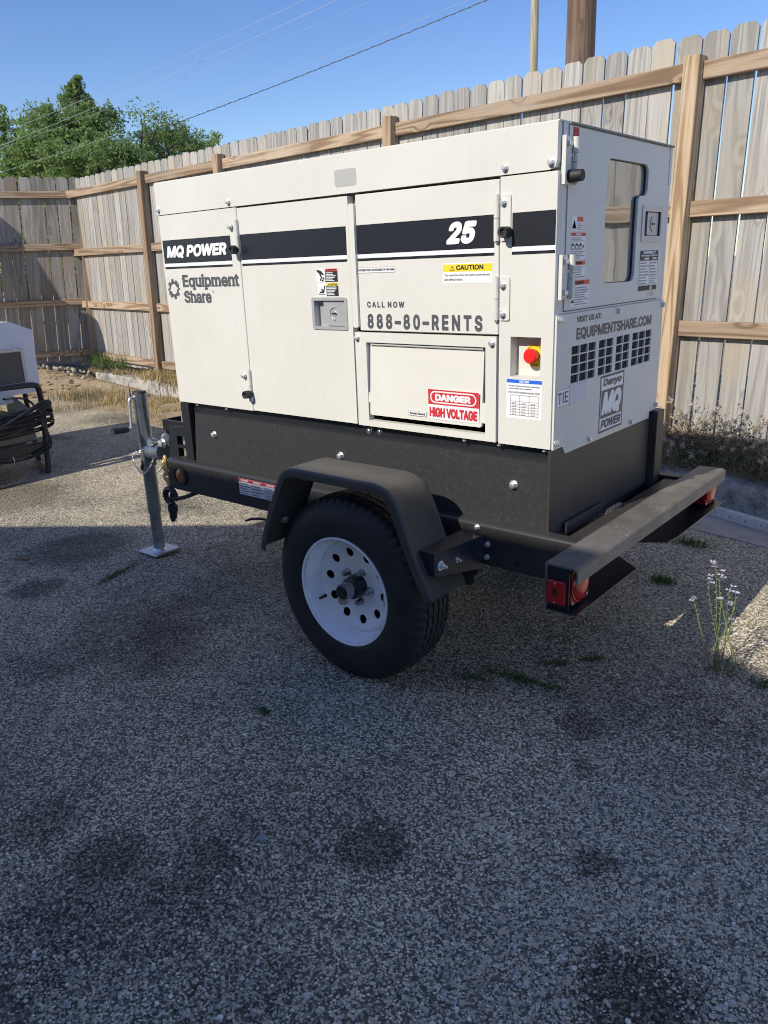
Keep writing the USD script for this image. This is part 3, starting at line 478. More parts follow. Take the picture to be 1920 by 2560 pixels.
def hinge(x0, x1, z0, z1, kx, bolts, stop=None, plate=True):
    h = xf(gen, 'hinge')
    if plate: P('leaf', ext(rr(x0, x1, z0, z1, 0.006), 'y', -0.005, -0.0003), cream, h)
    zm = (z0+z1)/2
    P('knuckle', [cyl((kx, -0.005, z0+.001), (kx, -0.005, zm-.001), 0.0095, 14), cyl((kx, -0.005, zm+.001), (kx, -0.005, z1-.001), 0.0095, 14)], cream, h)
    P('pin', cyl((kx, -0.005, z0-.006), (kx, -0.005, z1+.003), 0.004, 8), zinc, h)
    for bx_, bz in bolts: P('bolt', hexbolt((bx_, -0.005, bz), (0, -1, 0)), zinc, h)
    if stop: 
        P('rubber_stop', lathe_y(stop), rubber, h)
def lathe_y(c):
    m = lathe([(0.006, 0.026), (0.010, 0.033), (0.0165, 0.034), (0.0175, 0.0), (0, 0), (0, 0.027), (0.006, 0.026)], 20)
    m.apply_transform(trimesh.transformations.rotation_matrix(math.pi/2, [1, 0, 0])); m.apply_translation([c[0], -0.005, c[1]]); return m
hinge(-0.193, -0.157, 1.532, 1.666, -0.2055, [(-0.181, 1.644)], (-0.166, 1.5565))
hinge(-0.193, -0.158, 1.293, 1.425, -0.2055, [(-0.181, 1.401), (-0.181, 1.313)])
hinge(-1.462, -1.432, 1.533, 1.667, -1.4255, [(-1.463, 1.644)], (-1.434, 1.5545), plate=False)
hinge(-1.462, -1.432, 0.935, 1.069, -1.4255, [(-1.460, 1.043)], (-1.428, 0.967), plate=False)
for z0, z1, st in ((1.680, 1.810, 1.703), (1.354, 1.485, None)):
    h = xf(gen, 'hinge'); zm = (z0+z1)/2
    P('leaf', [bx(-0.003, 0.004, 0.018, 0.066, z0, z1, 0.001), bx(-0.003, 0.010, 0.0165, 0.0185, z0, z1)], cream, h)
    P('knuckle', [cyl((0.010, 0.078, zm+.022), (0.010, 0.078, z1), 0.011, 14), cyl((0.010, 0.078, zm-.002), (0.010, 0.078, zm+.012), 0.011, 14), cyl((0.010, 0.078, z0+.004), (0.010, 0.078, zm-.006), 0.011, 14)], cream, h)
    P('pin', cyl((0.010, 0.078, z0), (0.010, 0.078, z1), 0.005, 8), cream, h)
    P('bolt', hexbolt((0.004, 0.042, z1-.02), (1, 0, 0)), zinc, h)
    if st is None: P('bolt', hexbolt((0.004, 0.042, z0+.02), (1, 0, 0)), zinc, h)
    else: P('rubber_stop', cyl((0.004, 0.055, st), (0.046, 0.055, st), 0.0185, 20, 0.016), rubber, h)
# stripes and lettering on the long side
def stripe(x0, x1):
    P('stripe', bx(x0, x1, -0.0006, 0, 1.5135, 1.6115), dstripe)
    P('stripe', bx(x0, x1, -0.0006, 0, 1.4995, 1.5133), wvinyl, label='thin white line under the dark stripe')
    P('stripe', bx(x0, x1, -0.0006, 0, 1.4905, 1.4993), dstripe, label='thin dark line under the white one')
for a, b in ((-1.938, -1.475), (-1.414, -0.8375), (-0.7865, -0.2165), (-0.153, -0.0065)): stripe(a, b)
LY = -0.0007
P('lettering', lettering('MQ POWER', -1.915, -1.502, 1.534, 1.587, 'y', LY, shear=0.16, weight=0.06), wvinyl, label='white slanted MQ POWER on the dark stripe')
P('lettering', lettering('25', -0.399, -0.281, 1.530, 1.599, 'y', LY, shear=0.2, weight=0.07), wvinyl, label='large white slanted 25')
def slabtext(txt, x0, x1, zb, cap):
    """bold letters with square serifs on their stems"""
    shape = text_shape(txt, 0.035); b = shape.bounds; add = []
    for h0, h1, lo, cond in ((-0.05, 0.03, -0.05, 1), (0.70, 0.78, 0.66, 1), (0.93, 1.0, 0.94, 0), (-0.30, -0.24, -0.30, 1)):
        band = shape.intersection(sbox(b[0], h0, b[2], h1))
        for g_ in getattr(band, 'geoms', [band]):
            q = g_.bounds
            if g_.is_empty or q[2]-q[0] > 0.30 or q[2]-q[0] < 0.12: continue
            if cond == 0 and q[0] > b[0]+0.3: continue
            add.append(sbox(q[0]-0.085, lo, q[2]+0.07, lo+0.12))
    shape = union_all([shape]+add)
    q = shape.bounds; sx = (x1-x0)/(q[2]-q[0])
    shape = affinity.affine_transform(shape, [sx, 0, 0, cap, x0-q[0]*sx, zb])
    return ext(shape, 'y', -T0, 0)
P('lettering', slabtext('Equipment', -1.828, -1.443, 1.4145, 0.046), gvinyl, label='dark grey Equipment in slab letters')
P('lettering', slabtext('Share', -1.825, -1.632, 1.3475, 0.046), gvinyl, label='dark grey Share in slab letters')
P('lettering', ext(Point(-1.617, 1.391).buffer(0.0065).difference(Point(-1.617, 1.391).buffer(0.005)), 'y', -T0, 0), gvinyl)
gc = (-1.892, 1.404); ring = Point(0, 0).buffer(0.034, quad_segs=10)
for i in range(8): ring = ring.union(affinity.rotate(sbox(-0.0085, 0.03, 0.0085, 0.0435), i*45+8, origin=(0, 0)))
ring = ring.difference(Point(0, 0).buffer(0.0225, quad_segs=10))
ring = ring.difference(affinity.rotate(sbox(-0.006, 0.015, 0.006, 0.05), -75, origin=(0, 0))).difference(affinity.rotate(sbox(-0.006, 0.015, 0.006, 0.05), 105, origin=(0, 0)))
ring = union_all([ring, affinity.rotate(Polygon([(-0.004, 0.019), (-0.004, 0.047), (0.018, 0.033)]), -60, origin=(0, 0)), affinity.rotate(Polygon([(-0.004, 0.019), (-0.004, 0.047), (0.018, 0.033)]), 120, origin=(0, 0))])
P('emblem', ext(affinity.translate(ring, *gc), 'y', -T0, 0), gvinyl, label='dark grey gear ring with two arrow heads')
P('lettering', lettering('C A L L  N O W', -0.751, -0.580, 1.3295, 1.351, 'y', 0, weight=0.05), gvinyl, label='CALL NOW')
P('lettering', lettering('8 8 8 – 8 0 – R E N T S', -0.752, -0.259, 1.2555, 1.3085, 'y', 0, weight=0.05), gvinyl, label='888-80-RENTS')
P('decal', ext(rr(-0.876, -0.774, 1.743, 1.799, 0.010), 'y', -0.0048, -0.004), greydec, label='plain grey rounded plate on the lid')

def sticker(name, plane, at, a0, a1, b0, b1, label, base=wvinyl, bands=(), texts=(), shapes=(), r=0.004):
    sg = -1 if plane == 'y' else 1
    st = P(name, ext(rr(a0, a1, b0, b1, r), plane, at, at+sg*0.0006), base, label=label)
    for (c0, c1, d0, d1, m_) in bands: P('colour_band', ext(sbox(c0, d0, c1, d1), plane, at+sg*0.0006, at+sg*0.0009), m_, st)
    for (txt, c0, c1, d0, d1, m_, *bo) in texts: P('lettering', lettering(txt, c0, c1, d0, d1, plane, at+sg*0.0009, 0.0004, weight=(0.0 if not bo or not bo[0] else bo[0] if bo[0] < 1 else 0.035)), m_, st)
    for (pl, m_) in shapes: P('symbol', ext(pl, plane, at+sg*0.0009, at+sg*0.0012), m_, st)
    return st
def tri(cx, cy, s_): return Polygon([(cx-s_, cy-s_*.8), (cx+s_, cy-s_*.8), (cx, cy+s_*.95)])
def lines(a0, a1, b0, b1, n, m_, seed=0):
    q = np.random.default_rng(seed); dy = (b1-b0)/n
    return [(sbox(a0, b1-(i+.8)*dy, a0+(a1-a0)*q.uniform(.6, 1), b1-(i+.35)*dy), m_) for i in range(n)]
frame_ = lambda a0, a1, b0, b1, w_: sbox(a0, b0, a1, b1).difference(sbox(a0+w_, b0+w_, a1-w_, b1-w_))
sticker('caution_sticker', 'y', 0, -0.414, -0.223, 1.4085, 1.4715, 'yellow and white CAUTION sticker', bands=[(-0.413, -0.224, 1.445, 1.4685, yelv)],
    texts=[('CAUTION', -0.361, -0.256, 1.450, 1.4655, blackink, 1), ('This machine stops and starts automatically', -0.408, -0.231, 1.430, 1.438, blackink), ('and without notice.', -0.408, -0.335, 1.417, 1.425, blackink)],
    shapes=[(tri(-0.376, 1.4565, 0.0095).difference(tri(-0.376, 1.4563, 0.0068)), blackink), (sbox(-0.3768, 1.4535, -0.3752, 1.4605), blackink)])
sticker('document_sticker', 'y', 0, -0.788, -0.616, 1.449, 1.4695, 'narrow white DOCUMENT BOX sticker', shapes=[(frame_(-0.7875, -0.6165, 1.4495, 1.469, 0.0012), inkgrey)], texts=[('DOCUMENT BOX LOCATED INSIDE OF THIS PANEL', -0.785, -0.619, 1.4555, 1.463, gvinyl, 1)], r=0.001)
# hand warnings
sticker('warning_sticker', 'y', 0, -0.9985, -0.888, 1.421, 1.4695, 'red and black WARNING sticker with a cut hand', bands=[(-0.952, -0.8885, 1.4595, 1.469, ored), (-0.952, -0.8885, 1.4215, 1.4593, blackink)],
    texts=[('WARNING', -0.938, -0.893, 1.4615, 1.467, blackink, 1)], shapes=[(tri(-0.944, 1.464, 0.0035), blackink)]+lines(-0.948, -0.893, 1.424, 1.457, 6, wvinyl, 3)+[(Polygon([(-.995, 1.467), (-.972, 1.462), (-.957, 1.448), (-.962, 1.445), (-.972, 1.45), (-.97, 1.438), (-.978, 1.442), (-.982, 1.452), (-.993, 1.458)]), blackink)]
    +[(Point(-.968+.008*math.cos(i*1.57+.4), 1.432+.006*math.sin(i*1.57+.4)).buffer(.0042), blackink) for i in range(4)])
sticker('caution_sticker', 'y', 0, -0.9945, -0.887, 1.370, 1.418, 'small yellow and black CAUTION sticker with a hand on a hot plate', bands=[(-0.949, -0.8875, 1.4085, 1.4175, yelv), (-0.949, -0.8875, 1.3705, 1.4083, blackink)],
    texts=[('CAUTION', -0.930, -0.893, 1.4105, 1.416, blackink, 1)], shapes=[(tri(-0.936, 1.413, 0.0035), blackink)]+lines(-0.945, -0.893, 1.373, 1.406, 6, wvinyl, 5)+[(Polygon([(-.958, 1.41), (-.953, 1.408), (-.96, 1.386), (-.963, 1.382), (-.983, 1.382), (-.986, 1.386), (-.97, 1.389), (-.978, 1.396), (-.975, 1.398), (-.963, 1.393)]), blackink), (sbox(-.99, 1.376, -.957, 1.379), blackink)])
sticker('notice_sticker', 'y', 0, -0.1655, -0.0375, 0.982, 1.1095, 'blue and white NOTICE sheet with a table of numbers', bands=[(-0.165, -0.038, 1.0975, 1.109, bluev)],
    texts=[('NOTICE', -0.118, -0.084, 1.0995, 1.1068, wvinyl, 1), ('This table indicates the simultaneous power ratings', -0.159, -0.045, 1.085, 1.0905, blackink), ('at various voltage / phase combinations.', -0.159, -0.073, 1.077, 1.0825, blackink), ('DO NOT EXCEED MAXIMUM AVAILABLE POWER.', -0.159, -0.044, 1.065, 1.070, blackink)]
    +[(str(t_), -0.152+.0345*i+(.008), -0.152+.0345*i+.022, 1.0305-.009*j, 1.0345-.009*j, blackink) for j, row in enumerate([('20.0', '15.0', '0'), ('20.0', '13.0', '1.2'), ('18.2', '13.0', '2.4'), ('13.0', '10.0', '3.6'), ('8.4', '8.4', '7.0')]) for i, t_ in enumerate(row)],
    shapes=[(frame_(-0.152, -0.049, 0.993, 1.059, 0.0009), blackink)]+[(sbox(-0.152, z, -0.049, z+.0008), blackink) for z in (1.002, 1.011, 1.020, 1.029, 1.038)]+[(sbox(x, 0.993, x+.0008, 1.059), blackink) for x in (-0.118, -0.083)], r=0.001)
fy = lambda z: 0.016-(1.197-z)*0.065-0.0007
dz = sticker('danger_sticker', 'y', fy(1.0)-.0035, -0.483, -0.272, 0.950, 1.0545, 'red and white DANGER HIGH VOLTAGE sign', bands=[(-0.483, -0.272, 1.0015, 1.0545, redv)],
    texts=[('DANGER', -0.453, -0.305, 1.0155, 1.0395, wvinyl, .07), ('HIGH VOLTAGE', -0.478, -0.278, 0.957, 0.992, redv, .075)],
    shapes=[(rr(-0.474, -0.282, 1.007, 1.049, 0.021, 6).difference(rr(-0.4695, -0.2865, 1.0115, 1.0445, 0.0165, 6)), wvinyl)], r=0.001)
sticker('neutral_sticker', 'y', fy(0.965)-.002, -0.572, -0.491, 0.9535, 0.9715, 'small white Bonded Neutral sticker', shapes=[(frame_(-0.5715, -0.4915, 0.954, 0.971, 0.001), inkgrey)], texts=[('Bonded Neutral', -0.566, -0.497, 0.958, 0.9665, gvinyl, 1)], r=0.001)
# end door stickers
EX = -0.001
sticker('warning_sticker', 'x', EX, 0.079, 0.117, 1.797, 1.838, 'small red square sticker at the top corner of the end door', base=redv, shapes=[(Point(0.098, 1.82).buffer(.013).difference(Point(0.098, 1.82).buffer(.010)), blackink)], r=0.001)
sticker('warning_sticker', 'x', EX, 0.088, 0.165, 1.5535, 1.5945, 'white sticker with a yellow triangle and a red corner', bands=[(0.126, 0.164, 1.580, 1.594, ored)], shapes=[(tri(0.106, 1.571, 0.014), blackink), (tri(0.106, 1.5705, 0.011), yelv)]+lines(0.128, 0.162, 1.556, 1.576, 4, inkgrey, 1), r=0.001)
dg = sticker('danger_sticker', 'x', EX, 0.088, 0.187, 1.470, 1.5485, 'white sheet with a red DANGER band and small house symbols', bands=[(0.0885, 0.1865, 1.5385, 1.548, redv)], texts=[('DANGER', 0.118, 0.158, 1.5402, 1.5463, wvinyl, 1)],
    shapes=lines(0.09, 0.184, 1.522, 1.536, 3, inkgrey, 2)+[(Polygon([(c-.011, 1.499), (c+.011, 1.499), (c+.011, 1.511), (c, 1.519), (c-.011, 1.511)]).difference(sbox(c-.008, 1.501, c+.008, 1.510)), blackink) for c in (0.10, 0.127, 0.153)]+[(Point(0.174, 1.508).buffer(.004), blackink)]+lines(0.09, 0.184, 1.472, 1.496, 4, inkgrey, 4), r=0.001)
sticker('warning_sticker', 'x', EX, 0.094, 0.190, 1.412, 1.4655, 'white sheet with an orange WARNING band and short text', bands=[(0.0945, 0.1895, 1.453, 1.465, ored)], texts=[('WARNING', 0.118, 0.170, 1.4555, 1.4625, blackink, 1)], shapes=lines(0.097, 0.186, 1.414, 1.451, 5, inkgrey, 6), r=0.001)
sticker('warning_sticker', 'x', EX, 0.096, 0.227, 1.3285, 1.408, 'largest white sheet with an orange WARNING band under the lower hinge', bands=[(0.0965, 0.2265, 1.393, 1.4075, ored)], texts=[('WARNING', 0.126, 0.186, 1.396, 1.4045, blackink, 1)], shapes=lines(0.125, 0.224, 1.331, 1.389, 8, inkgrey, 7)+[(Polygon([(.1, 1.34), (.121, 1.34), (.117, 1.352), (.112, 1.346), (.108, 1.35)]), blackink)], r=0.001)
P('rating_plate', ext(rr(0.624, 0.798, 1.350, 1.4915, 0.002), 'x', EX, EX+.0008), wvinyl, label='black and white rating plate under the end latch')
rp = stage.GetPrimAtPath(str(gen.GetPath())+'/rating_plate')
P('colour_band', ext(sbox(0.626, 1.456, 0.796, 1.4905), 'x', EX+.0008, EX+.0012), blackink, rp); P('colour_band', ext(sbox(0.626, 1.351, 0.796, 1.3685), 'x', EX+.0008, EX+.0012), blackink, rp)
P('lettering', lettering('WHISPERWATT', 0.655, 0.768, 1.4785, 1.488, 'x', EX+.0012), wvinyl, rp); P('lettering', lettering('DIESEL POWERED AC GENERATOR', 0.640, 0.785, 1.470, 1.4755, 'x', EX+.0012), wvinyl, rp)
P('symbol', [ext(sbox(0.668, 1.4595, 0.71, 1.4655), 'x', EX+.0012, EX+.0015), ext(sbox(0.745, 1.4595, 0.782, 1.4655), 'x', EX+.0012, EX+.0015), ext(sbox(0.735, 1.353, 0.75, 1.366), 'x', EX+.0012, EX+.0015)], wvinyl, rp)
P('symbol', [ext(q, 'x', EX+.0008, EX+.0012) for q in [frame_(0.627, 0.720, 1.370, 1.455, 0.0012), frame_(0.722, 0.796, 1.398, 1.455, 0.0012)]]+[ext(q, 'x', EX+.0008, EX+.0012) for q, _ in lines(0.631, 0.715, 1.372, 1.453, 8, None, 8)+lines(0.726, 0.79, 1.40, 1.453, 5, None, 9)+lines(0.726, 0.79, 1.372, 1.396, 3, None, 10)], inkgrey, rp)
P('lettering', [ext(Point(0.722, 1.337).buffer(.006).difference(Point(0.722, 1.337).buffer(.004)), 'x', EX, EX+.0004)]+[ext(q, 'x', EX, EX+.0004) for q, _ in lines(0.74, 0.785, 1.328, 1.348, 5, None, 11)], inkgrey)
VX = 0.0035
P('lettering', lettering('VISIT US AT:', 0.140, 0.322, 1.2785, 1.297, 'x', VX), brvinyl, label='VISIT US AT:')
P('lettering', lettering('EQUIPMENTSHARE.COM', 0.140, 0.763, 1.2215, 1.261, 'x', VX, weight=0.04), brvinyl, label='EQUIPMENTSHARE.COM')
sticker('tier_sticker', 'x', VX, 0.019, 0.173, 1.023, 1.078, 'white sticker reading TIE, partly covered by a pale patch', shapes=[(frame_(0.0195, 0.1725, 1.0235, 1.0775, 0.0012), inkgrey)], texts=[('TIE', 0.026, 0.098, 1.033, 1.068, dstripe, 0)], r=0.001)
P('patch', ext(sbox(0.107, 1.019, 0.227, 1.083), 'x', VX+.0014, VX+.002), patchm, label='pale blank patch over the white sticker')
den = P('maker_badge', ext(sbox(0.340, 0.882, 0.536, 1.081), 'x', VX, VX+.0004), wvinyl, label='badge with Denyo, MQ and POWER in a grey frame')
P('frame', ext(frame_(0.339, 0.537, 0.881, 1.082, 0.0075), 'x', VX+.0004, VX+.0008), brvinyl, den)
P('field', ext(sbox(0.351, 0.932, 0.527, 1.031), 'x', VX+.0004, VX+.0008), brvinyl, den)
P('lettering', lettering('Denyo', 0.362, 0.516, 1.0385, 1.070, 'x', VX+.0004, shear=0.12, weight=0.05), brvinyl, den); P('lettering', lettering('POWER', 0.354, 0.524, 0.894, 0.926, 'x', VX+.0004, shear=0.2, weight=0.06), brvinyl, den)
P('lettering', lettering('MQ', 0.356, 0.520, 0.937, 1.024, 'x', VX+.0008, shear=0.2, weight=0.085), wvinyl, den)
# base tank
P('base_tank', [bx(-1.95, -0.012, 0.032, 0.86, 0.56, ZB-.004, 0.003)], black)
P('tank_end_plate', [bx(-0.0115, 0.0, 0.0, 0.82, 0.585, ZB-.004, 0.001)], satin)
P('corner_post', [bx(-0.0118, 0.03, 0.828, 0.90, 0.58, 0.884, 0.002)], satin)
P('corner_post', [bx(-1.95, -1.89, 0.004, 0.0315, 0.60, ZB-.004, 0.002)], black)
P('cover_plate', ext(Polygon([(-1.872, 0.612), (-0.0125, 0.612), (-0.0125, 0.846), (-1.842, 0.848)]), 'y', 0.002, 0.0315), plate_m, label='dusty black cover sheet on the base tank')
for x, z in ((-0.135, 0.757), (-0.922, 0.758), (-1.711, 0.759)): P('bolt', hexbolt((x, 0.002, z), (0, -1, 0), 0.0115, 0.012), zinc)
for x, z in ((-0.792, 0.866), (-0.739, 0.868)): P('bolt', hexbolt((x, 0.032, z), (0, -1, 0), 0.0105, 0.006), galv)
for x in (-1.83, -1.62, -0.34, -0.2, -0.03): P('bolt', hexbolt((x, 0.012, ZB-.0035), (0, 0, -1), 0.007, 0.006, False), zinc)
# trailer frame
def channel(y0, y1, x0, x1):
    s_ = 1 if y1 > y0 else -1
    pr = Polygon([(y0+.0*s_, .468), (y0, .600), (y0+.0012*s_, .6062), (y0+.005*s_, .6112), (y0+.010*s_, .6142), (y0+.016*s_, .615), (y1, .615), (y1, .608), (y0+.010*s_, .607), (y0+.007*s_, .6), (y0+.007*s_, .478), (y0+.012*s_, .475), (y1, .475), (y1, .468)])
    return ext(pr, 'x', x0, x1)
railm = plain('frame_coat', (0.036, 0.034, 0.032), 0.27, bump=.12, bscale=260, var=.1)
rail = P('frame_rail', channel(-0.05, 0.0, -2.035, 0.118), railm); P('frame_rail', channel(0.93, 0.88, -2.035, 0.118), satin)
for x, z in ((-0.086, .586), (0.052, .585), (-0.087, .499), (-1.70, .566), (-1.55, .585), (-1.70, .495), (-1.5, .50)): P('bolt_hole', cyl((x, -0.0515, z), (x, -0.049, z), 0.007, 10), gapm, rail)
P('crossmember', bx(-2.035, -1.975, 0.0005, 0.8795, 0.468, 0.607, 0.004), satin)
P('crossmember', [bx(0.060, 0.118, 0.0005, 0.8795, 0.470, 0.606, 0.004), bx(0.008, 0.020, 0.09, 0.38, 0.585, 0.623, 0.001)], satin)
P('crossmember', bx(-0.60, -0.52, 0.0005, 0.8795, 0.47, 0.55, 0.004), satin)
# bumper: web, top with a lip, shelves at its ends
bump = P('bumper', [ext(Polygon([(0.1185, .470), (0.1185, .612), (0.216, .612), (0.223, .6095), (0.226, .603), (0.226, .566), (0.222, .566), (0.222, .601), (0.219, .606), (0.1245, .606), (0.1245, .470)]), 'x', -0.244, 1.118)], bumper_m)
pm = bump.GetPrim()
def bumper_profile():
    pr = Polygon([(0.1185, .468), (0.1185, .612), (0.212, .612), (0.2165, .6112), (0.2205, .6090), (0.2245, .6055), (0.226, .600), (0.226, .564), (0.221, .564), (0.221, .596), (0.217, .603), (0.210, .606), (0.1245, .606), (0.1245, .468)])
    m = ext(pr, 'y', -0.244, 1.118); return m
bump.GetPointsAttr().Set(Vt.Vec3fArray.FromNumpy(np.zeros((0, 3), np.float32)))
stage.RemovePrim(pm.GetPath()); used[str(gen.GetPath())+'/bumper'] = -1
bump = P('bumper', bumper_profile(), bumper_m)
P('lamp_shelf', ext(Polygon([(0.125, -0.244), (0.212, -0.244), (0.226, -0.235), (0.226, 0.20), (0.125, 0.285)]), 'z', 0.463, 0.469), black, bump)
P('lamp_shelf', ext(Polygon([(0.125, 1.118), (0.226, 1.118), (0.226, 0.58), (0.215, 0.52), (0.125, 0.46)]), 'z', 0.463, 0.469), black, bump)
P('end_plate', bx(0.125, 0.195, -0.236, -0.231, 0.47, 0.605), black, bump); P('end_plate', bx(0.125, 0.195, 1.105, 1.110, 0.47, 0.605), black, bump)
for y in (-0.05, 0.40): P('bolt', hexbolt((0.1246, y, 0.565), (1, 0, 0), 0.008, 0.006), zinc, bump)
def tail(y):
    t_ = xf(gen, 'tail_light')
    P('housing', ext(rr(y-.058, y+.058, 0.478, 0.596, 0.012), 'x', 0.150, 0.196), plain_once('lamp_body', (0.20, 0.012, 0.012), 0.3), t_)
    m = lathe([(0.0, 0.016), (0.02, 0.0155), (0.04, 0.012), (0.05, 0.006), (0.0535, 0.0)], 36); m.apply_transform(trimesh.transformations.rotation_matrix(math.pi/2, [0, 1, 0])); m.apply_translation([0.1965, y, 0.537])
    P('lens', m, redlens, t_)
    P('rim', ext(Point(y, .537).buffer(.0565, quad_segs=10).difference(Point(y, .537).buffer(.0525, quad_segs=10)), 'x', 0.196, 0.200), redlens, t_)
    for a, b in ((-.048, -.05), (.048, -.05), (-.048, .05), (.048, .05)): P('screw', cyl((0.1955, y+a, .537+b), (0.199, y+a, .537+b), 0.0045, 8), zinc, t_)
_pl = {}
def plain_once(n, *a):
    if n not in _pl: _pl[n] = plain(n, *a)
    return _pl[n]
tail(-0.165); tail(1.04)
sm = P('side_marker', bx(0.127, 0.187, -0.249, -0.2365, 0.487, 0.562, 0.003), plain('red_marker', (0.42, 0.008, 0.01), 0.3, coat=0.3), label='red rectangular side marker in the bumper end')
P('marker_socket', bx(0.148, 0.163, -0.2505, -0.2488, 0.515, 0.537, 0.001), gapm, sm)
for z in (0.555, 0.494): P('screw', cyl((0.155, -0.2485, z), (0.155, -0.2515, z), 0.003, 8), zinc, sm)
# amber reflector on the rail's front end
rf = xf(gen, 'reflector')
P('grommet', [trimesh.Trimesh(*_) if False else None for _ in []] or ext(Point(-1.939, .542).buffer(.050, quad_segs=10).difference(Point(-1.939, .542).buffer(.036, quad_segs=10)), 'y', -0.060, -0.051), rubber, rf)
m = lathe([(0.0, 0.010), (0.02, 0.0085), (0.037, 0.001), (0.037, -0.004), (0, -0.004)], 28); m.apply_transform(trimesh.transformations.rotation_matrix(math.pi/2, [1, 0, 0])); m.apply_translation([-1.939, -0.052, .542])
P('lens', m, ambl, rf)
sticker('frame_sticker', 'y', -0.0505, -1.505, -1.255, 0.520, 0.594, 'red and white instruction strip on the frame rail', bands=[(-1.5045, -1.2555, 0.579, 0.5935, redv)], shapes=lines(-1.50, -1.43, 0.523, 0.576, 5, inkgrey, 1)+lines(-1.42, -1.34, 0.523, 0.576, 4, inkgrey, 2)+lines(-1.335, -1.26, 0.523, 0.576, 5, inkgrey, 3)
    +[(sbox(x, .522, x+.001, .578), inkgrey) for x in (-1.427, -1.338)], texts=[('WARNING', -1.49, -1.44, .582, .590, wvinyl, 1), ('WARNING', -1.41, -1.36, .582, .590, wvinyl, 1), ('WARNING', -1.325, -1.275, .582, .590, wvinyl, 1)], r=0.001)
# fender
fp = [(-1.050, .452), (-0.925, .735), (-0.905, .767), (-0.878, .787), (-0.838, .796), (-0.470, .796), (-0.430, .790), (-0.398, .776), (-0.372, .750), (-0.356, .722), (-0.290, .565), (-0.222, .436)]
fline = LineString(fp); fo = fline.buffer(0.0035, cap_style=2, join_style=1)
lip = fline.buffer(0.012, cap_style=2, single_sided=True).union(fline.buffer(-0.012, cap_style=2, single_sided=True))
lip = LineString(fp).parallel_offset(0.012, 'right' if True else 'left').buffer(0.0125, cap_style=2)
FY0, FY1 = -0.352, -0.152
def sheet(pts, ys, lift):
    """fender skin: profile swept across y, edges rolled down"""
    pts = np.array(pts); d = np.gradient(pts, axis=0); d /= np.linalg.norm(d, axis=1, keepdims=True); nrm = np.c_[-d[:, 1], d[:, 0]]; V = []
    for y, l_ in zip(ys, lift):
        q = pts+nrm*l_; V.append(np.c_[q[:, 0], np.full(len(q), y), q[:, 1]])
    n = len(pts); V = np.vstack(V); F = []
    for i in range(len(ys)-1):
        for j in range(n-1):
            a = i*n+j; F += [[a, a+1, a+n+1], [a, a+n+1, a+n]]
    return trimesh.Trimesh(V, F, process=False)
fpd = np.array(fp); tt = np.r_[0, np.cumsum(np.linalg.norm(np.diff(fpd, axis=0), axis=1))]
from scipy.interpolate import PchipInterpolator
ft = np.sort(np.r_[np.linspace(0, tt[-1], 60)]); fpd = PchipInterpolator(tt, fpd)(ft)
ys = [FY0, FY0, FY0+.003, FY0+.008, FY0+.016, -0.25, FY1-.016, FY1-.006, FY1-.001, FY1]; lf = [-.034, -.012, -.006, -.002, 0, 0, 0, -.002, -.006, -.02]
top = sheet(fpd, ys, lf); inn = sheet(fpd, [FY0+.003, FY0+.003, FY0+.006, FY0+.016, -0.25, FY1-.016, FY1-.003], [-.034, -.014, -.008, -.004, -.004, -.004, -.012]); inn.invert()
fen = P('fender', [top, inn], plain('fender_coat', (0.060, 0.055, 0.049), 0.44, bump=.3, bscale=150, var=.12, vscale=9), smooth=40)
P('bolt', hexbolt((-1.005, -0.25, 0.545), (0.85, 0, -.4), 0.012, 0.01), zinc, fen)
P('fender_bracket', hull((-0.30, -0.318, .585), (-0.236, -0.318, .585), (-0.30, -0.318, .515), (-0.236, -0.318, .505), (-0.30, -0.0505, .585), (-0.215, -0.0505, .578), (-0.30, -0.0505, .47), (-0.215, -0.0505, .455), (-0.225, -0.15, .58), (-0.3, -0.15, .585)), black)
br = stage.GetPrimAtPath(str(gen.GetPath())+'/fender_bracket')
for y, z in ((-0.288, .537), (-0.208, .534)):
    P('bolt', [cyl((-0.236, y, z), (-0.232, y, z), 0.017, 18), cyl((-0.232, y, z), (-0.220, y, z), 0.010, 6), cyl((-0.220, y, z), (-0.208, y, z), 0.005, 10)], zinc, br)
for x, z in ((-0.204, .545), (-0.206, .498), (-0.246, .60)): P('bolt', hexbolt((x, -0.0505, z), (0, -1, 0), 0.0085, 0.008), zinc, rail)
# suspension arm and axle
P('axle', [cyl((-0.655, -0.10, .345), (-0.655, 0.98, .345), 0.032, 14), bx(-0.62, -0.30, -0.045, 0.02, 0.40, 0.463, 0.006)], black)
P('suspension_arm', [hull((-.36, -.045, .46), (-.22, -.045, .46), (-.24, -.045, .40), (-.33, -.045, .38), (-.36, -.085, .46), (-.22, -.085, .46), (-.24, -.085, .40), (-.33, -.085, .38)), cyl((-.255, -.10, .425), (-.255, -.04, .425), 0.028, 14)], satin)
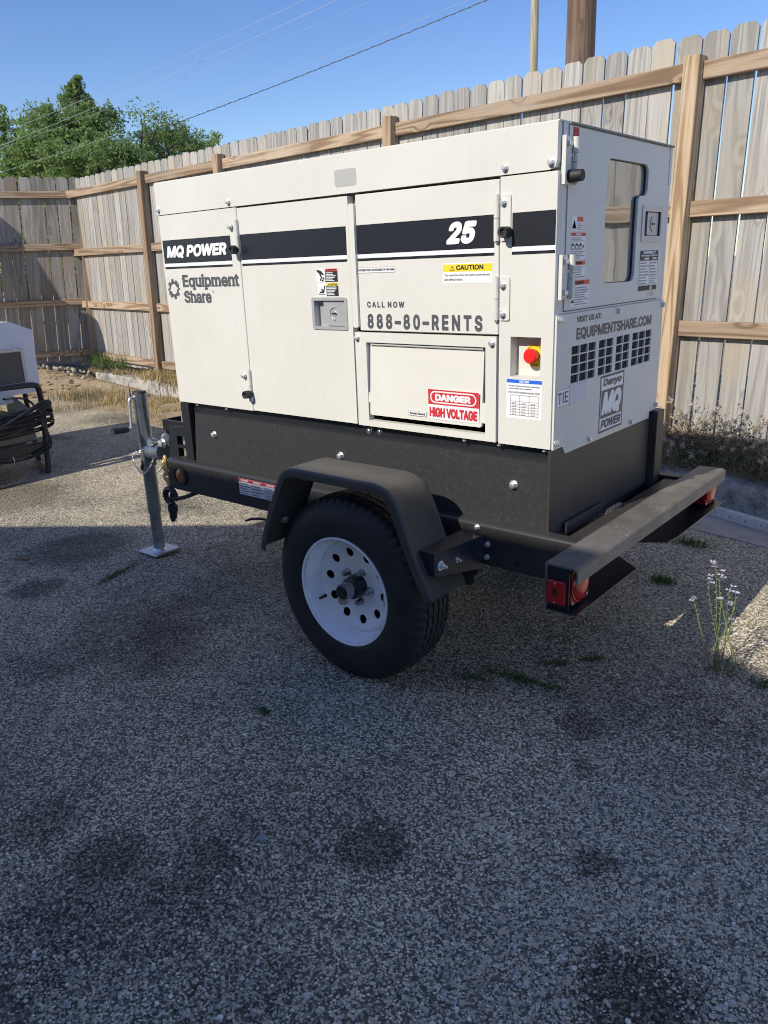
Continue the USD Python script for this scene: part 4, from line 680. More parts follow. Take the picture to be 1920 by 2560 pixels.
# wheels
def wheel_mesh(N=240):
    # profile in (y, r): from the outer bead over the tread to the inner bead
    pr = [(-.305, .2075), (-.3125, .214), (-.3165, .225), (-.320, .25), (-.3215, .272), (-.3185, .295), (-.312, .312), (-.304, .325), (-.298, .333), (-.291, .3425), (-.284, .3488), (-.274, .3525)]
    tr = [-.268, -.2665, -.2625, -.261, -.243, -.2415, -.2365, -.235, -.2145, -.2140, -.2125, -.2065, -.205, -.186, -.1845, -.1795, -.178, -.160, -.1585, -.1545, -.153]
    grv = {1: 1, 2: 1, 5: 1, 6: 1, 10: 1, 11: 1, 14: 1, 15: 1, 18: 1, 19: 1}
    pts = [(y, r, 0) for y, r in pr]+[(y, .3555-6*(y+.2135)**2*.25, 1 if i in grv else 2) for i, y in enumerate(tr)]+[(y, r, 0) for y, r in [(-.147, .3525), (-.137, .3488), (-.130, .3425), (-.123, .333), (-.115, .318), (-.107, .295), (-.105, .27), (-.107, .24), (-.112, .2075)]]
    pts = np.array(pts); n = len(pts); th = np.arange(N)*2*math.pi/N; R = np.repeat(pts[None, :, 1], N, 0).copy()
    for k in range(N):
        for i in range(n):
            y, r, ty = pts[i]
            if ty == 1: R[k, i] -= 0.0075
            elif ty == 2 and (k+(0 if i < 22 else 2)+int(i*0.9)) % 5 == 0: R[k, i] -= 0.004
            if 7 <= i <= 12 and k % 4 == 0: R[k, i] -= (.002, .006, .010, .011, .010, .008)[i-7]
            if i >= n-9 and i < n-5 and k % 4 == 2: R[k, i] -= 0.004
    V = np.stack([R*np.cos(th)[:, None], np.repeat(pts[None, :, 0], N, 0), R*np.sin(th)[:, None]], -1).reshape(-1, 3); F = []
    for k in range(N):
        k2 = (k+1) % N
        for i in range(n-1):
            a, b, c, d = k*n+i, k*n+i+1, k2*n+i+1, k2*n+i; F += [[a, c, b], [a, d, c]]
    return trimesh.Trimesh(V, F, process=False)
def ylathe(prof, n=48):
    m = lathe([(r, -y) for y, r in prof], n); m.apply_transform(trimesh.transformations.rotation_matrix(math.pi/2, [1, 0, 0])); return m
def make_wheel(cx, flip):
    w_ = xf(gen, 'wheel'); S = np.eye(4)
    if flip: S[1, 1] = -1; S[1, 3] = 0.88
    S[0, 3] = cx; S[2, 3] = 0.3455
    def A(m):
        m = m.copy(); m.apply_transform(S)
        if flip: m.invert()
        return m
    P('tyre', A(wheel_mesh()), rubber, w_, smooth=35)
    barrel = ylathe([(-.3065, .2075), (-.3135, .2090), (-.3160, .2065), (-.3150, .2020), (-.3085, .1985), (-.3045, .1955), (-.299, .193), (-.285, .1905), (-.265, .186), (-.252, .181), (-.246, .1775)], 64)
    disc = Point(0, 0).buffer(.1765, quad_segs=16).difference(Point(0, 0).buffer(.040, quad_segs=8))
    for i in range(10):
        a = math.radians(i*36+101)
        disc = disc.difference(Point(.131*math.cos(a), .131*math.sin(a)).buffer(.0175, quad_segs=5))
    dm_ = trimesh.creation.extrude_polygon(disc, 0.004, engine='earcut').subdivide_to_size(0.02)
    v = dm_.vertices.copy(); r_q = np.hypot(v[:, 0], v[:, 1])
    bow = np.interp(r_q, [0, .045, .075, .090, .105, .135, .165, .1765], [-.022, -.020, -.018, -.014, -.012, -.008, .003, .001])
    dm_ = trimesh.Trimesh(np.c_[v[:, 0], -.246-bow+(v[:, 2]), v[:, 1]], dm_.faces[:, ::-1], process=False)
    rim = xf(w_, 'rim') if False else P('rim', A(trimesh.util.concatenate([barrel, dm_])), whitewheel, w_, smooth=40)
    P('pinstripe', A(ylathe([(-.3092, .1988), (-.3090, .1982), (-.3088, .1978)], 64)), redv, w_)
    P('brake_backing', A(cyl((0, -.2, 0), (0, -.19, 0), .17, 32)), gapm, w_)
    P('hub', A(trimesh.util.concatenate([cyl((0, -.21, 0), (0, -.272, 0), .0455, 28, .041), cyl((0, -.2725, 0), (0, -.278, 0), .041, 28, .034)])), black, w_)
    P('hub_cap', A(trimesh.util.concatenate([ylathe([(-.27, .031), (-.287, .031), (-.289, .033), (-.292, .033), (-.313, .0315), (-.316, .030), (-.317, .025)], 28)])), lugm, w_)
    P('hub_plug', A(trimesh.util.concatenate([cyl((0, -.311, 0), (0, -.3155, 0), .0255, 24), cyl((0, -.315, 0), (0, -.319, 0), .009, 14)])), rubber, w_)
    for i in range(5):
        a = math.radians(i*72+65); x, z = .0625*math.cos(a), .0625*math.sin(a)
        P('lug_nut', A(trimesh.util.concatenate([cyl((x, -.222, z), (x, -.233, z), .0155, 14, .0135), cyl((x, -.233, z), (x, -.249, z), .0125, 6), cyl((x, -.249, z), (x, -.260, z), .0075, 10, .005)])), lugm, w_)
    a = math.radians(205); P('valve', A(tube([(.152*math.cos(a), -.262, .152*math.sin(a)), (.150*math.cos(a), -.285, .150*math.sin(a)), (.146*math.cos(a), -.30, .146*math.sin(a))], [.007, .006, .005], 8)), rubber, w_)
    if not flip:
        e = affinity.translate(affinity.scale(Point(0, 0).buffer(1, quad_segs=6), .026, .017), 0, 0); e = affinity.rotate(e, 25)
        dd = P('wheel_sticker', A(trimesh.util.concatenate([ext(affinity.translate(e, -.073, -.078), 'y', -.2400, -.2375)])), plain('oval_badge', (.38, .35, .29), .4), w_, label='small oval sticker on the wheel face')
        P('wheel_sticker', A(hull((.150, -.262, .02), (.150, -.262, -.035), (.163, -.259, .02), (.163, -.259, -.035), (.150, -.2625, .02), (.150, -.2625, -.035), (.163, -.2595, .02), (.163, -.2595, -.035))), plain('paper_label', (0.55, 0.45, 0.40), .6), w_, label='worn paper label on the wheel face')
make_wheel(-0.655, False); make_wheel(-0.655, True)
# front brackets, jack stand, chain
P('hitch_bracket', [ext(Polygon([(-2.155, 0.55), (-2.06, 0.55), (-1.975, 0.60), (-1.975, 0.76), (-2.135, 0.74), (-2.135, 0.71), (-2.15, 0.66)]).difference(sbox(-2.075, .66, -2.0, .705)).difference(sbox(-2.075, .60, -2.0, .645)), 'y', 0.05, 0.062), bx(-2.155, -1.98, 0.062, 0.13, 0.705, 0.715), bx(-2.155, -2.143, 0.062, 0.13, 0.55, 0.705)], black)
P('hitch_bracket', [bx(-2.33, -2.05, 0.15, 0.165, 0.69, 0.745), bx(-2.33, -2.318, 0.165, 0.26, 0.66, 0.745), bx(-2.05, -1.96, 0.15, 0.165, 0.70, 0.755)], black)
for x, z, y in ((-2.19, .655, 0.045),): P('bolt', hexbolt((x, y, z), (0, -1, 0), 0.018, 0.018), zinc)
P('hitch_hook', [tube(bez([(-2.40, .12, .635), (-2.33, .11, .628), (-2.26, .10, .640), (-2.20, .09, .675)], 14), .014, 8), cyl((-2.235, .09, .672), (-2.20, .075, .675), 0.02, 12)], zinc)
jk = xf(gen, 'jack_stand'); JX, JY = -2.427, 0.098
P('outer_tube', cyl((JX, JY, .235), (JX, JY, .885), 0.0365, 28), galv, jk)
P('cap', cyl((JX, JY, .884), (JX, JY, .892), 0.0375, 28, 0.035), rubber, jk)
P('inner_tube', cyl((JX, JY, .02), (JX, JY, .2345), 0.031, 26), galv, jk)
ft_ = Polygon([(JX-.10, JY-.085), (JX+.085, JY-.085), (JX+.085, JY+.085), (JX-.10, JY+.085)])
P('foot', [bx(JX-.085, JX+.085, JY-.085, JY+.085, 0.010, 0.016, 0.001), hull((JX+.085, JY-.08, .010), (JX+.085, JY+.08, .010), (JX+.085, JY-.08, .016), (JX+.085, JY+.08, .016), (JX+.1, JY-.075, .026), (JX+.1, JY+.075, .026), (JX+.1, JY-.075, .03), (JX+.1, JY+.075, .03)), cyl((JX, JY, .016), (JX, JY, .028), .040, 24, .033)], zinc, jk)
P('crank', [tube(bez([(JX, .071, .862), (JX, .045, .864), (JX, .034, .855), (JX, .031, .82), (JX, .026, .74), (JX, .022, .714), (JX, .008, .706)], 26), 0.0075, 8), cyl((JX, .12, .862), (JX, .158, .862), .008, 10)], zinc, jk)
P('handle', tube([(JX, .004, .7055), (JX, -.02, .7075), (JX, -.06, .711), (JX, -.086, .713)], [.013, .0165, .0165, .0175], 14), rubber, jk)
P('swivel_mount', [cyl((JX+.03, JY-.005, .575), (JX+.20, JY-.03, .60), 0.042, 24), bx(JX+.025, JX+.05, JY-.055, JY+.02, .50, .60, .004), cyl((JX+.125, JY-.06, .645), (JX+.125, JY-.02, .64), .02, 14)], galv, jk)
P('pull_pin', [tube(bez([(JX+.03, .035, .515), (JX+.04, .03, .49), (JX+.05, .03, .515), (JX+.045, .03, .54)], 14), .006, 6)], black, jk)
def link(c, d, r, L, turn):
    d = np.array(d, float)/np.linalg.norm(d); a = np.cross(d, [0.3, 1, 0.1]); a /= np.linalg.norm(a); a = Rot.from_rotvec(d*turn).apply(a); pts = []
    for t_ in np.linspace(0, 2*math.pi, 14, endpoint=False): pts.append(np.array(c)+d*L*math.sin(t_)*.62+a*L*.36*math.cos(t_))
    return tube(pts, r, 6, close=True)
def chain(name, pts, n, r, L, m_):
    c = xf(gen, name); q = bez(pts, n+1); mid = (q[1:]+q[:-1])/2; dd = np.diff(q, axis=0)
    for i in range(n): P('link', link(mid[i], dd[i], r, L, (i % 2)*math.pi/2), m_, c)
chain('safety_chain', [(-2.06, -.045, .610), (-2.063, -.045, .55), (-2.055, -.045, .47)], 5, .0068, .036, gold)
chain('pin_chain', [(JX+.03, .05, .585), (JX-.02, .02, .55), (JX+.02, .02, .49), (JX+.06, .03, .475), (JX+.11, .045, .53), (JX+.125, .05, .575)], 24, .0018, .0125, zinc)
hk = xf(gen, 'tow_hook')
t_ = np.linspace(-.4, 2*math.pi-1.2, 26); P('hook', [tube(np.c_[-2.04+.043*np.cos(t_), np.full(26, -.05), .422+.037*np.sin(t_)], np.interp(np.linspace(0, 1, 26), [0, .5, 1], [.010, .016, .012]), 10), tube(bez([(-2.02, -.05, .445), (-2.035, -.05, .40), (-2.03, -.05, .36)], 10), .012, 8)], black, hk)
P('trailer_plug', [cyl((-2.035, -.05, .375), (-2.036, -.05, .345), .024, 14), cyl((-2.036, -.05, .345), (-2.04, -.05, .31), .019, 12), cyl((-2.04, -.05, .318), (-2.045, -.05, .292), .012, 10)], rubber, hk)
P('cable', tube(bez([(-1.86, -.02, .462), (-1.90, -.04, .445), (-1.96, -.05, .425), (-2.03, -.05, .415)], 14), .010, 8), rubber, hk)
P('cable', tube(bez([(-1.28, -.0, .47), (-1.36, .02, .40), (-1.46, .03, .385), (-1.57, .02, .36)], 16), .006, 6), rubber, hk)

# ---------------------------------------------------------------- welder/compressor unit at the left edge
lm = thing('compressor_unit', 'white topped skid machine with black tube frame and coiled black cables at the left edge', 'machine')
Q = lambda name, mesh, m, **k: obj(name, mesh, m, lm, **k)
white2 = plain('cool_white_panel', (0.70, 0.71, 0.73), 0.45, var=0.05, vscale=8)
tankg = plain('olive_grey_tank', (0.20, 0.205, 0.19), 0.45, var=0.12, vscale=7)
Q('housing', ext(Polygon([(-0.75, .60), (0.858, .60), (0.866, 1.083), (0.70, 1.157), (-0.75, 1.172)]), 'x', -6.3, -5.0), white2)
Q('control_window', ext(rr(0.2, 0.738, .69, .93, .004), 'x', -4.999, -4.992), plain('smoked_panel', (0.09, 0.09, 0.08), 0.25)); Q('window_frame', ext(rr(0.18, 0.762, .67, .955, .006).difference(rr(0.2, 0.738, .69, .93, .004)), 'x', -4.999, -4.985), stainless)
for y in (0.40, 0.50, 0.60, 0.70): Q('screw', cyl((-4.985, y, .944), (-4.981, y, .944), .007, 8), zinc)
Q('frame_hoop', [tube(bez([(-4.72, -.75, .70), (-4.72, 0.2, .70), (-4.72, .60, .70), (-4.72, .68, .69), (-4.72, .705, .64), (-4.72, .70, .40), (-4.71, .665, .015)], 60), .022, 10), tube([(-4.71, .665, .02), (-5.08, .76, .03)], .020, 8), tube([(-5.08, .78, .03), (-5.08, .76, .6)], .02, 8)], black)
Q('skid_beam', bx(-4.78, -4.71, -.75, .690, .175, .250, .006), black)
Q('lower_box', bx(-5.6, -4.80, -.75, .66, .255, .45, .01), tankg)
Q('control_box', bx(-5.0, -4.86, .2, .56, .56, .665, .006), white2)
Q('side_bracket', hull((-4.95, .55, .66), (-4.80, .69, .46), (-4.95, .55, .46), (-4.97, .55, .66), (-4.82, .69, .46), (-4.97, .55, .46)), galv)
m = cyl((-5.0, -.8, .20), (-5.0, .62, .20), .115, 32); Q('air_tank', [m, cyl((-5.0, .62, .20), (-5.0, .665, .20), .115, 32, .07)], tankg)
r2 = np.random.default_rng(5)
for i in range(13):
    a, b = r2.uniform(.40, .56), r2.uniform(.36, .54); rad = r2.uniform(.0, .02)
    pts = [(-4.70+r2.normal(0, .02), -.5, a), (-4.68, .1, a+r2.normal(0, .03)), (-4.66+r2.normal(0, .015), .45, (a+b)/2+r2.normal(0, .03)), (-4.67, .68+rad, b+.03), (-4.70, .755+rad, b), (-4.75, .72, b-.04), (-4.72, .4, b-.05+r2.normal(0, .03)), (-4.71, -.2, b-.03)]
    Q('cable', tube(bez(pts, 46), .0085, 6), rubber)
for y0, y1, z0, z1 in ((.2, .68, .20, .19), (.25, .66, .17, .21)): Q('cable', tube(bez([(-4.69, -.4, .26), (-4.685, y0, z0), (-4.685, (y0+y1)/2, .155), (-4.69, y1, z1), (-4.72, .72, .30), (-4.74, .72, .42)], 30), .008, 6), rubber)
Q('cable', tube(bez([(-4.9, .45, .60), (-4.80, .58, .60), (-4.78, .66, .55), (-4.75, .70, .42)], 20), .009, 6), rubber)
Q('cable_tie', tube([(-4.685, .40, .14), (-4.672, .40, .165), (-4.685, .40, .19)], .003, 5), wvinyl)

# ---------------------------------------------------------------- poles and wires
up = thing('utility_pole', 'thick brown utility pole behind the fence', 'utility pole', loc=(*(CAM[:2]+9.2*np.array([-0.4455, 0.8952])), 0))
obj('shaft', cyl((0, 0, 0), (0, 0, 9.5), 0.160, 32, 0.12), pole_m, up)
up2 = thing('utility_pole', 'slim pale grey utility pole left of the thick brown one', 'utility pole', loc=(*(CAM[:2]+17.0*np.array([-0.4901, 0.8716])), 0))
obj('shaft', cyl((0, 0, 0), (0, 0, 9.5), 0.088, 24, 0.07), pole_g, up2)
def ray(px, py, dist):
    d = f_+(px-960)/1941.28*r_-(py-1280)/1941.28*u_; return CAM+d*dist/np.hypot(d[0], d[1])
wire_l = plain('pale_wire', (0.36, 0.42, 0.50), 0.5); wire_d = plain('dark_wire', (0.05, 0.05, 0.055), 0.6)
def wire(a, b, r, m_, label, sag=0.0, twist=False):
    A, B = ray(*a), ray(*b); t_ = np.linspace(-0.25, 1.12, 70)[:, None]; q = A+(B-A)*t_; q[:, 2] -= (sag*4*t_*(1-t_))[:, 0]
    w_ = thing('overhead_wire', label, 'wire')
    obj('strand', tube(q, r, 5), m_, w_)
    if twist:
        t2 = np.linspace(-0.25, 1.12, 1200)[:, None]; q2 = A+(B-A)*t2; q2[:, 2] -= (sag*4*t2*(1-t2))[:, 0]
        L = np.linalg.norm(B-A); ph = t2[:, 0]*L/0.28*2*math.pi; q2 = q2+np.c_[0*ph, 0*ph, np.sin(ph)]*r*1.5+np.c_[np.cos(ph), np.cos(ph)*.6, 0*ph]*r*1.5
        obj('strand', tube(q2, r*.8, 4), m_, w_)
wire((1207, 4, 14), (60, 438, 22), 0.0055, wire_d, 'dark twisted overhead cable, lowest of the wires over the fence', 0.10, True)
wire((1165, 2, 15), (20, 425, 21), 0.0022, wire_l, 'thin pale wire just above the dark twisted cable', 0.10)
wire((930, 2, 16), (0, 372, 21), 0.0018, wire_l, 'thin pale wire, third of the wires from the right', 0.06)
wire((838, 2, 16), (0, 365, 21), 0.0035, wire_l, 'pale wire, second of the wires from the left', 0.05)
wire((755, 2, 16), (0, 290+45, 21), 0.003, wire_l, 'pale wire, leftmost of the wires in the sky', 0.05)

# ---------------------------------------------------------------- trees beyond the fence
def leaves(centers, size, q):
    n = len(centers); a = q.normal(size=(n, 3)); a /= np.linalg.norm(a, axis=1, keepdims=True); b = np.cross(a, q.normal(size=(n, 3))); b /= np.linalg.norm(b, axis=1, keepdims=True)
    s_ = size*q.uniform(.6, 1.3, (n, 1)); V = np.stack([centers-a*s_, centers+b*s_*.45, centers+a*s_, centers-b*s_*.45], 1).reshape(-1, 3)
    i = np.arange(n)[:, None]*4; return trimesh.Trimesh(V, np.vstack([i+[[0, 1, 2]], i+[[0, 2, 3]]]), process=False)
def tree(px, top_py, dist, crown_w, label, seed, m_, n=9000, spire=False):
    q = np.random.default_rng(seed); base = ray(px, top_py, dist); H = base[2]; c = np.array([base[0], base[1], 0.0])
    t_ = thing('tree', label, 'tree', loc=tuple(c))
    tr = [tube(bez([(0, 0, 0), (q.normal(0, .1), q.normal(0, .1), H*.35), (q.normal(0, .15), q.normal(0, .15), H*.85)], 10), np.linspace(.16, .025, 10), 8)]
    C = []; nb = 80 if not spire else 110
    for i in range(nb):
        h = q.uniform(.18, .97)
        dt = H*(1-h); wd = crown_w*(1-max(0, (h-.5)/.5)**2.2)**.6 if not spire else min(crown_w, .05+.55*dt**1.25)
        a = q.uniform(0, 6.28); rad = wd*q.uniform(.15, 1.0)**.7; e = np.array([math.cos(a)*rad, math.sin(a)*rad, h*H])
        br_ = (.24+.40*q.uniform()**1.5)*(crown_w/2)**.5
        if spire: br_ = min(br_, .13+.28*dt)
        e[2] = min(e[2], H-br_*.7)
        if i % 2 == 0: tr.append(tube(bez([(0, 0, e[2]*.72), e*[.5, .5, 1]-[0, 0, h*.3], e], 6), np.linspace(.045, .010, 6), 5))
        k = int(n/nb); bl = q.normal(size=(k, 3)); bl /= np.linalg.norm(bl, axis=1, keepdims=True); pts = e+bl*br_*q.uniform(.25, 1.15, (k, 1))**.7*[1.15, 1.15, .7]
        pts += (np.stack([meshkit.noise(pts*3.1+7*j, seed+j) for j in range(3)], -1)-.5)*.45
        C.append(pts)
    C = np.vstack(C); C = C[(C[:, 2] > 1.0)]
    obj('trunk', tr, bark, t_); tag(obj('crown', leaves(C, 0.05, q), m_, t_, smooth=False), kind='stuff')
tree(185, 190, 24, 2.1, 'tallest green tree behind the fence, with a pointed top', 11, leaf_a, 36000, True)
tree(120, 250, 24.5, 1.3, 'green tree leaning against the left of the tallest tree', 18, leaf_a, 20000)
tree(330, 262, 25, 2.2, 'rounded green tree right of the tallest one', 12, leaf_a, 36000)
tree(425, 318, 26, 1.6, 'low green tree sloping down to the fence top', 13, leaf_a, 24000)
tree(545, 308, 30, 1.2, 'small green tree peeping over the fence, rightmost of the trees', 14, leaf_b, 13000)
tree(15, 285, 23, 1.5, 'thin leafy tree at the left edge', 15, leaf_b, 16000)
tree(100, 330, 22, 1.6, 'bushy green tree low between the left edge and the tallest tree', 16, leaf_b, 24000)
tree(255, 340, 21, 1.7, 'dark bushy tree low in front of the rounded tree', 17, leaf_a, 24000)

# ---------------------------------------------------------------- plants, stones and small things on the ground
def blades(P0, h, w, q, lean=0.4):
    n = len(P0); a = q.uniform(0, 6.28, n); d = np.c_[np.cos(a), np.sin(a), 0*a]; hh = (h*q.uniform(.5, 1.3, n))[:, None]
    side = np.c_[-np.sin(a), np.cos(a), 0*a]*w; l_ = q.uniform(0.05, lean, n)[:, None]
    mid = P0+d*hh*l_*.4+[0, 0, 1]*hh*.6; tip = P0+d*hh*l_*1.2+[0, 0, 1]*hh
    V = np.stack([P0-side, P0+side, mid+side*.7, mid-side*.7, tip], 1).reshape(-1, 3); i = np.arange(n)[:, None]*5
    return trimesh.Trimesh(V, np.vstack([i+[[0, 1, 2]], i+[[0, 2, 3]], i+[[3, 2, 4]]]), process=False)
q = np.random.default_rng(21); n = 24000
x = q.uniform(-9.6, -4.0, n); d = q.normal(-0.10, 0.36, n); keep = meshkit.fbm(np.c_[x*2.2, d*4, 0*x], 3, 4) > 0.47
pp = np.c_[x, ky(x)+d, np.where(d < 0, 0, np.where(d < .148, .165, .2+.3*(np.clip(d, .148, .38)-.148)))][keep]
tag(obj('dry_grass', blades(pp, .05, .0035, q, 1.1), drygrass_m, smooth=False), 'dry yellow grass along the kerb in front of the fence corner', kind='stuff')
pp = np.c_[q.uniform(-9.2, -7.2, 2600), q.uniform(1.6, 3.5, 2600), np.zeros(2600)]; pp[:, 2] = 0.02
pk = meshkit.fbm(pp*[2.2, 2.2, 0], 3, 9) > .55
tag(obj('dry_grass', blades(pp[pk], .10, .004, q, .9), drygrass_m, smooth=False), 'sparse dry grass and straw on the dirt before the corner', kind='stuff')
def tuft(x, y, n, spread, h, m_, label, ang=0, el=1.0, z=0.0, cat='grass tuft', name='grass_tuft', lean=.7, w=.0022, grp=None):
    q_ = np.random.default_rng(int(abs(x*1000+y*77))+1); e = q_.normal(0, spread, (n, 2))*[el, 1]; c, s_ = math.cos(ang), math.sin(ang)
    pts = np.c_[e[:, 0]*c-e[:, 1]*s_, e[:, 0]*s_+e[:, 1]*c, 0*e[:, 0]]
    t_ = thing(name, label, cat, loc=(x, y, z), group=grp); tag(obj('blades', blades(np.repeat(pts, 2, 0)+q_.normal(0, .004, (2*n, 3))*[1, 1, 0], h*(.62 if h < .06 else 1), w*(.7 if h < .06 else 1), q_, lean*(1.7 if h < .06 else 1)), m_, t_, smooth=False), kind='stuff'); return t_
tuft(-0.11, 0.05, 260, .016, .022, green_m, 'long low green grass tuft in the crack behind the wheel', .1, 5.5)
tuft(-0.265, -0.045, 90, .015, .02, green_m, 'short green grass tuft nearest the tyre in the crack', .3, 2.5)
tuft(0.03, 0.345, 60, .014, .022, green_m, 'small dull grass tuft at the right end of the crack', .6, 1.6)
tuft(-0.06, 0.24, 60, .014, .02, green_m, 'small grass tuft between the crack and the rear lamp', .5, 1.8)
tuft(-0.729, -0.666, 80, .012, .016, green_m, 'tiny green grass tuft on the shaded asphalt before the wheel', 0, 1.4)
tuft(-2.33, -0.23, 220, .016, .02, green_m, 'green grass line in the crack beside the jack foot', 1.9, 5)
tuft(-0.046, 1.23, 120, .02, .05, green_m, 'pale green tuft under the bumper, nearest the lamp', 0, 1.4)
tuft(-0.10, 1.80, 160, .03, .05, green_m, 'grass tuft at the edge of the concrete under the bumper', 0, 1.8)
tuft(0.42, 0.70-.1, 40, .03, .02, green_m, 'low tuft at the foot of the white flowered weed', 0, 2)
tuft(0.62, 0.52, 110, .022, .028, green_m, 'low tuft right of the white flowered weed', 0, 2)
tuft(-8.9, 3.75, 90, .10, .20, green_m, 'long green grass clump at the foot of the corner post', 0, 1.3, .28, lean=.9, w=.005)
tuft(-8.35, 3.64, 60, .12, .18, green_m, 'pale green clump right of the corner post', 0, 1.3, .28, lean=.9, w=.005)
tuft(-7.9, 2.85, 150, .16, .11, weed_m, 'loose green and straw clump on the dirt by the rubble', 0, 1.3, .02, lean=.9, w=.004)
tuft(-7.05, 3.52, 500, .14, .12, drygrass_m, 'bright yellow dry clump at the foot of the second post', 0, 1.5, .22, lean=.9, w=.004)
tuft(-6.1, 3.34, 500, .14, .12, drygrass_m, 'yellow dry clump on the kerb beside the cabinet', 0, 1.8, .2, lean=.9, w=.004)

# white flowered weed at the right
wd = thing('flowering_weed', 'tall thin weed with tiny white flowers at the edge of the sunlit patch', 'weed', loc=(0.445, 0.53, 0))
q = np.random.default_rng(33); tips = [(1345, 790), (1400, 860), (1315, 890), (1455, 960), (1485, 1000), (1205, 1025), (1385, 1045), (1470, 1060), (1440, 1180)]
W0 = np.array([0.445, 0.53, 0.0])
for i, (a, b) in enumerate(tips):
    px, py = 1300+.36166*a, 1120+.36166*b; d = f_+(px-960)/1941.28*r_-(py-1280)/1941.28*u_
    tcl = ((W0[:2]-CAM[:2])@d[:2])/(d[:2]@d[:2]); tip = CAM+d*(tcl*q.uniform(.985, 1.015))-W0; b0 = q.normal(0, .022, 3)*[1, 1, 0]; b0[2] = 0
    cur = bez([b0, b0*.6+tip*[.3, .3, .35]+q.normal(0, .006, 3), tip*[.8, .8, .72]+q.normal(0, .004, 3), tip], 16)
    nodes_ = [trimesh.creation.icosphere(0, .0038) for _ in range(9)]
    for k_, nd in enumerate(nodes_): nd.apply_translation(cur[6+k_]+q.normal(0, .003, 3))
    obj('stem', [tube(cur, np.linspace(.0022, .0011, 16), 5)]+nodes_, stem_m, wd)
    fl_ = []
    for k_ in range(3 if b < 1000 else 2):
        c = tip+q.normal(0, .006, 3)-[0, 0, .008*k_]
        for j in range(4):
            an = j*1.57+q.uniform(0, 1); fl_.append(trimesh.Trimesh([c, c+[.010*math.cos(an), .010*math.sin(an), .003], c+[.0125*math.cos(an+.45), .0125*math.sin(an+.45), .002], c+[.010*math.cos(an+.9), .010*math.sin(an+.9), .003]], [[0, 1, 2], [0, 2, 3]], process=False))
    obj('flower', fl_, flower_m, wd, smooth=False)
tag(obj('leaves', blades(q.normal(0, .03, (60, 3))*[1, 1, 0], .07, .0008, q, .9), leafmat('weed_leaves', (.16, .16, .08), (.3, .28, .15), .3), wd, smooth=False), kind='stuff')

# grey weeds on the strip behind the kerb
for i, (px, py, h, lab) in enumerate([(1665, 1130, .24, 'low grey green weed at the foot of the fence post'), (1720, 1150, .36, 'grey weed with pale heads right of the fence post'), (1790, 1160, .34, 'bushy weed with pale heads above the far tail light'), (1850, 1180, .31, 'brownish weed on the kerb near the right edge'), (1905, 1195, .24, 'weed on the kerb at the right edge'), (1690, 1170, .16, 'low dull weed spilling over the kerb'), (1960, 1210, .24, 'weed on the kerb just past the right edge')]):
    d = f_+(px-960)/1941.28*r_-(py-1280)/1941.28*u_; c = CAM+d*((0.2-CAM[2])/d[2]); q = np.random.default_rng(40+i)
    if c[1] < ky(c[0])+.12: c[1] = ky(c[0])+.12
    wv = thing('weed_clump', lab, 'weed', loc=(c[0], c[1], .19)); S0 = []; hp = []
    for k_ in range(34):
        b0 = np.r_[q.normal(0, .07, 2), 0]; a = q.uniform(0, 6.28); hh = h*q.uniform(.5, 1.15); e = b0+[math.cos(a)*hh*.45, math.sin(a)*hh*.45, hh]
        S0.append(tube(bez([b0, (b0+e)/2+[0, 0, hh*.12], e], 5), .0014, 3)); hp.append(e)
    tag(obj('stem', S0, weed_m, wv), kind='stuff'); hp = np.array(hp)
    lc = np.vstack([q.normal(0, 1, (1000, 3))*[.11, .08, .35*h]*.8+[0, 0, h*.38]]); lc = lc[(lc[:, 2] > 0)]
    tag(obj('leaves', leaves(lc, .011, q), weed_m, wv, smooth=False), kind='stuff')
    hs = []
    for e in hp[:26]: hs.append(leaves(e+q.normal(0, .0075, (30, 3)), .0065, q))
    tag(obj('seed_head', hs, seed_m, wv, smooth=False), kind='stuff')

# perforated steel bar lying by the kerb
pb = thing('steel_bar', 'pale perforated steel angle bar lying against the kerb', 'steel bar')
A_, B_ = np.array([-0.19, 2.335]), np.array([1.35, 1.72]); ub = (B_-A_)/np.linalg.norm(B_-A_); Lb = np.linalg.norm(B_-A_)
side_p = sbox(0, 0.0, Lb, 0.052)
for k_ in range(int(Lb/.1)): side_p = side_p.difference(Point(.05+k_*.1, .026).buffer(.0085, quad_segs=4))
sm_ = ext(side_p, 'y', 0, .004); tm_ = bx(0, Lb, .0041, .045, .048, .052)
galv2 = plain('weathered_zinc_bar', (0.60, 0.61, 0.61), 0.5, metal=0.2, var=.15, vscale=12)
obj('flange', sm_, galv2, pb, loc=(A_[0], A_[1], .008), rot=np.stack([[ub[0], ub[1], 0], [-ub[1], ub[0], 0], [0, 0, 1]], 1)); obj('flange', tm_, galv2, pb, loc=(A_[0], A_[1], .008), rot=np.stack([[ub[0], ub[1], 0], [-ub[1], ub[0], 0], [0, 0, 1]], 1))

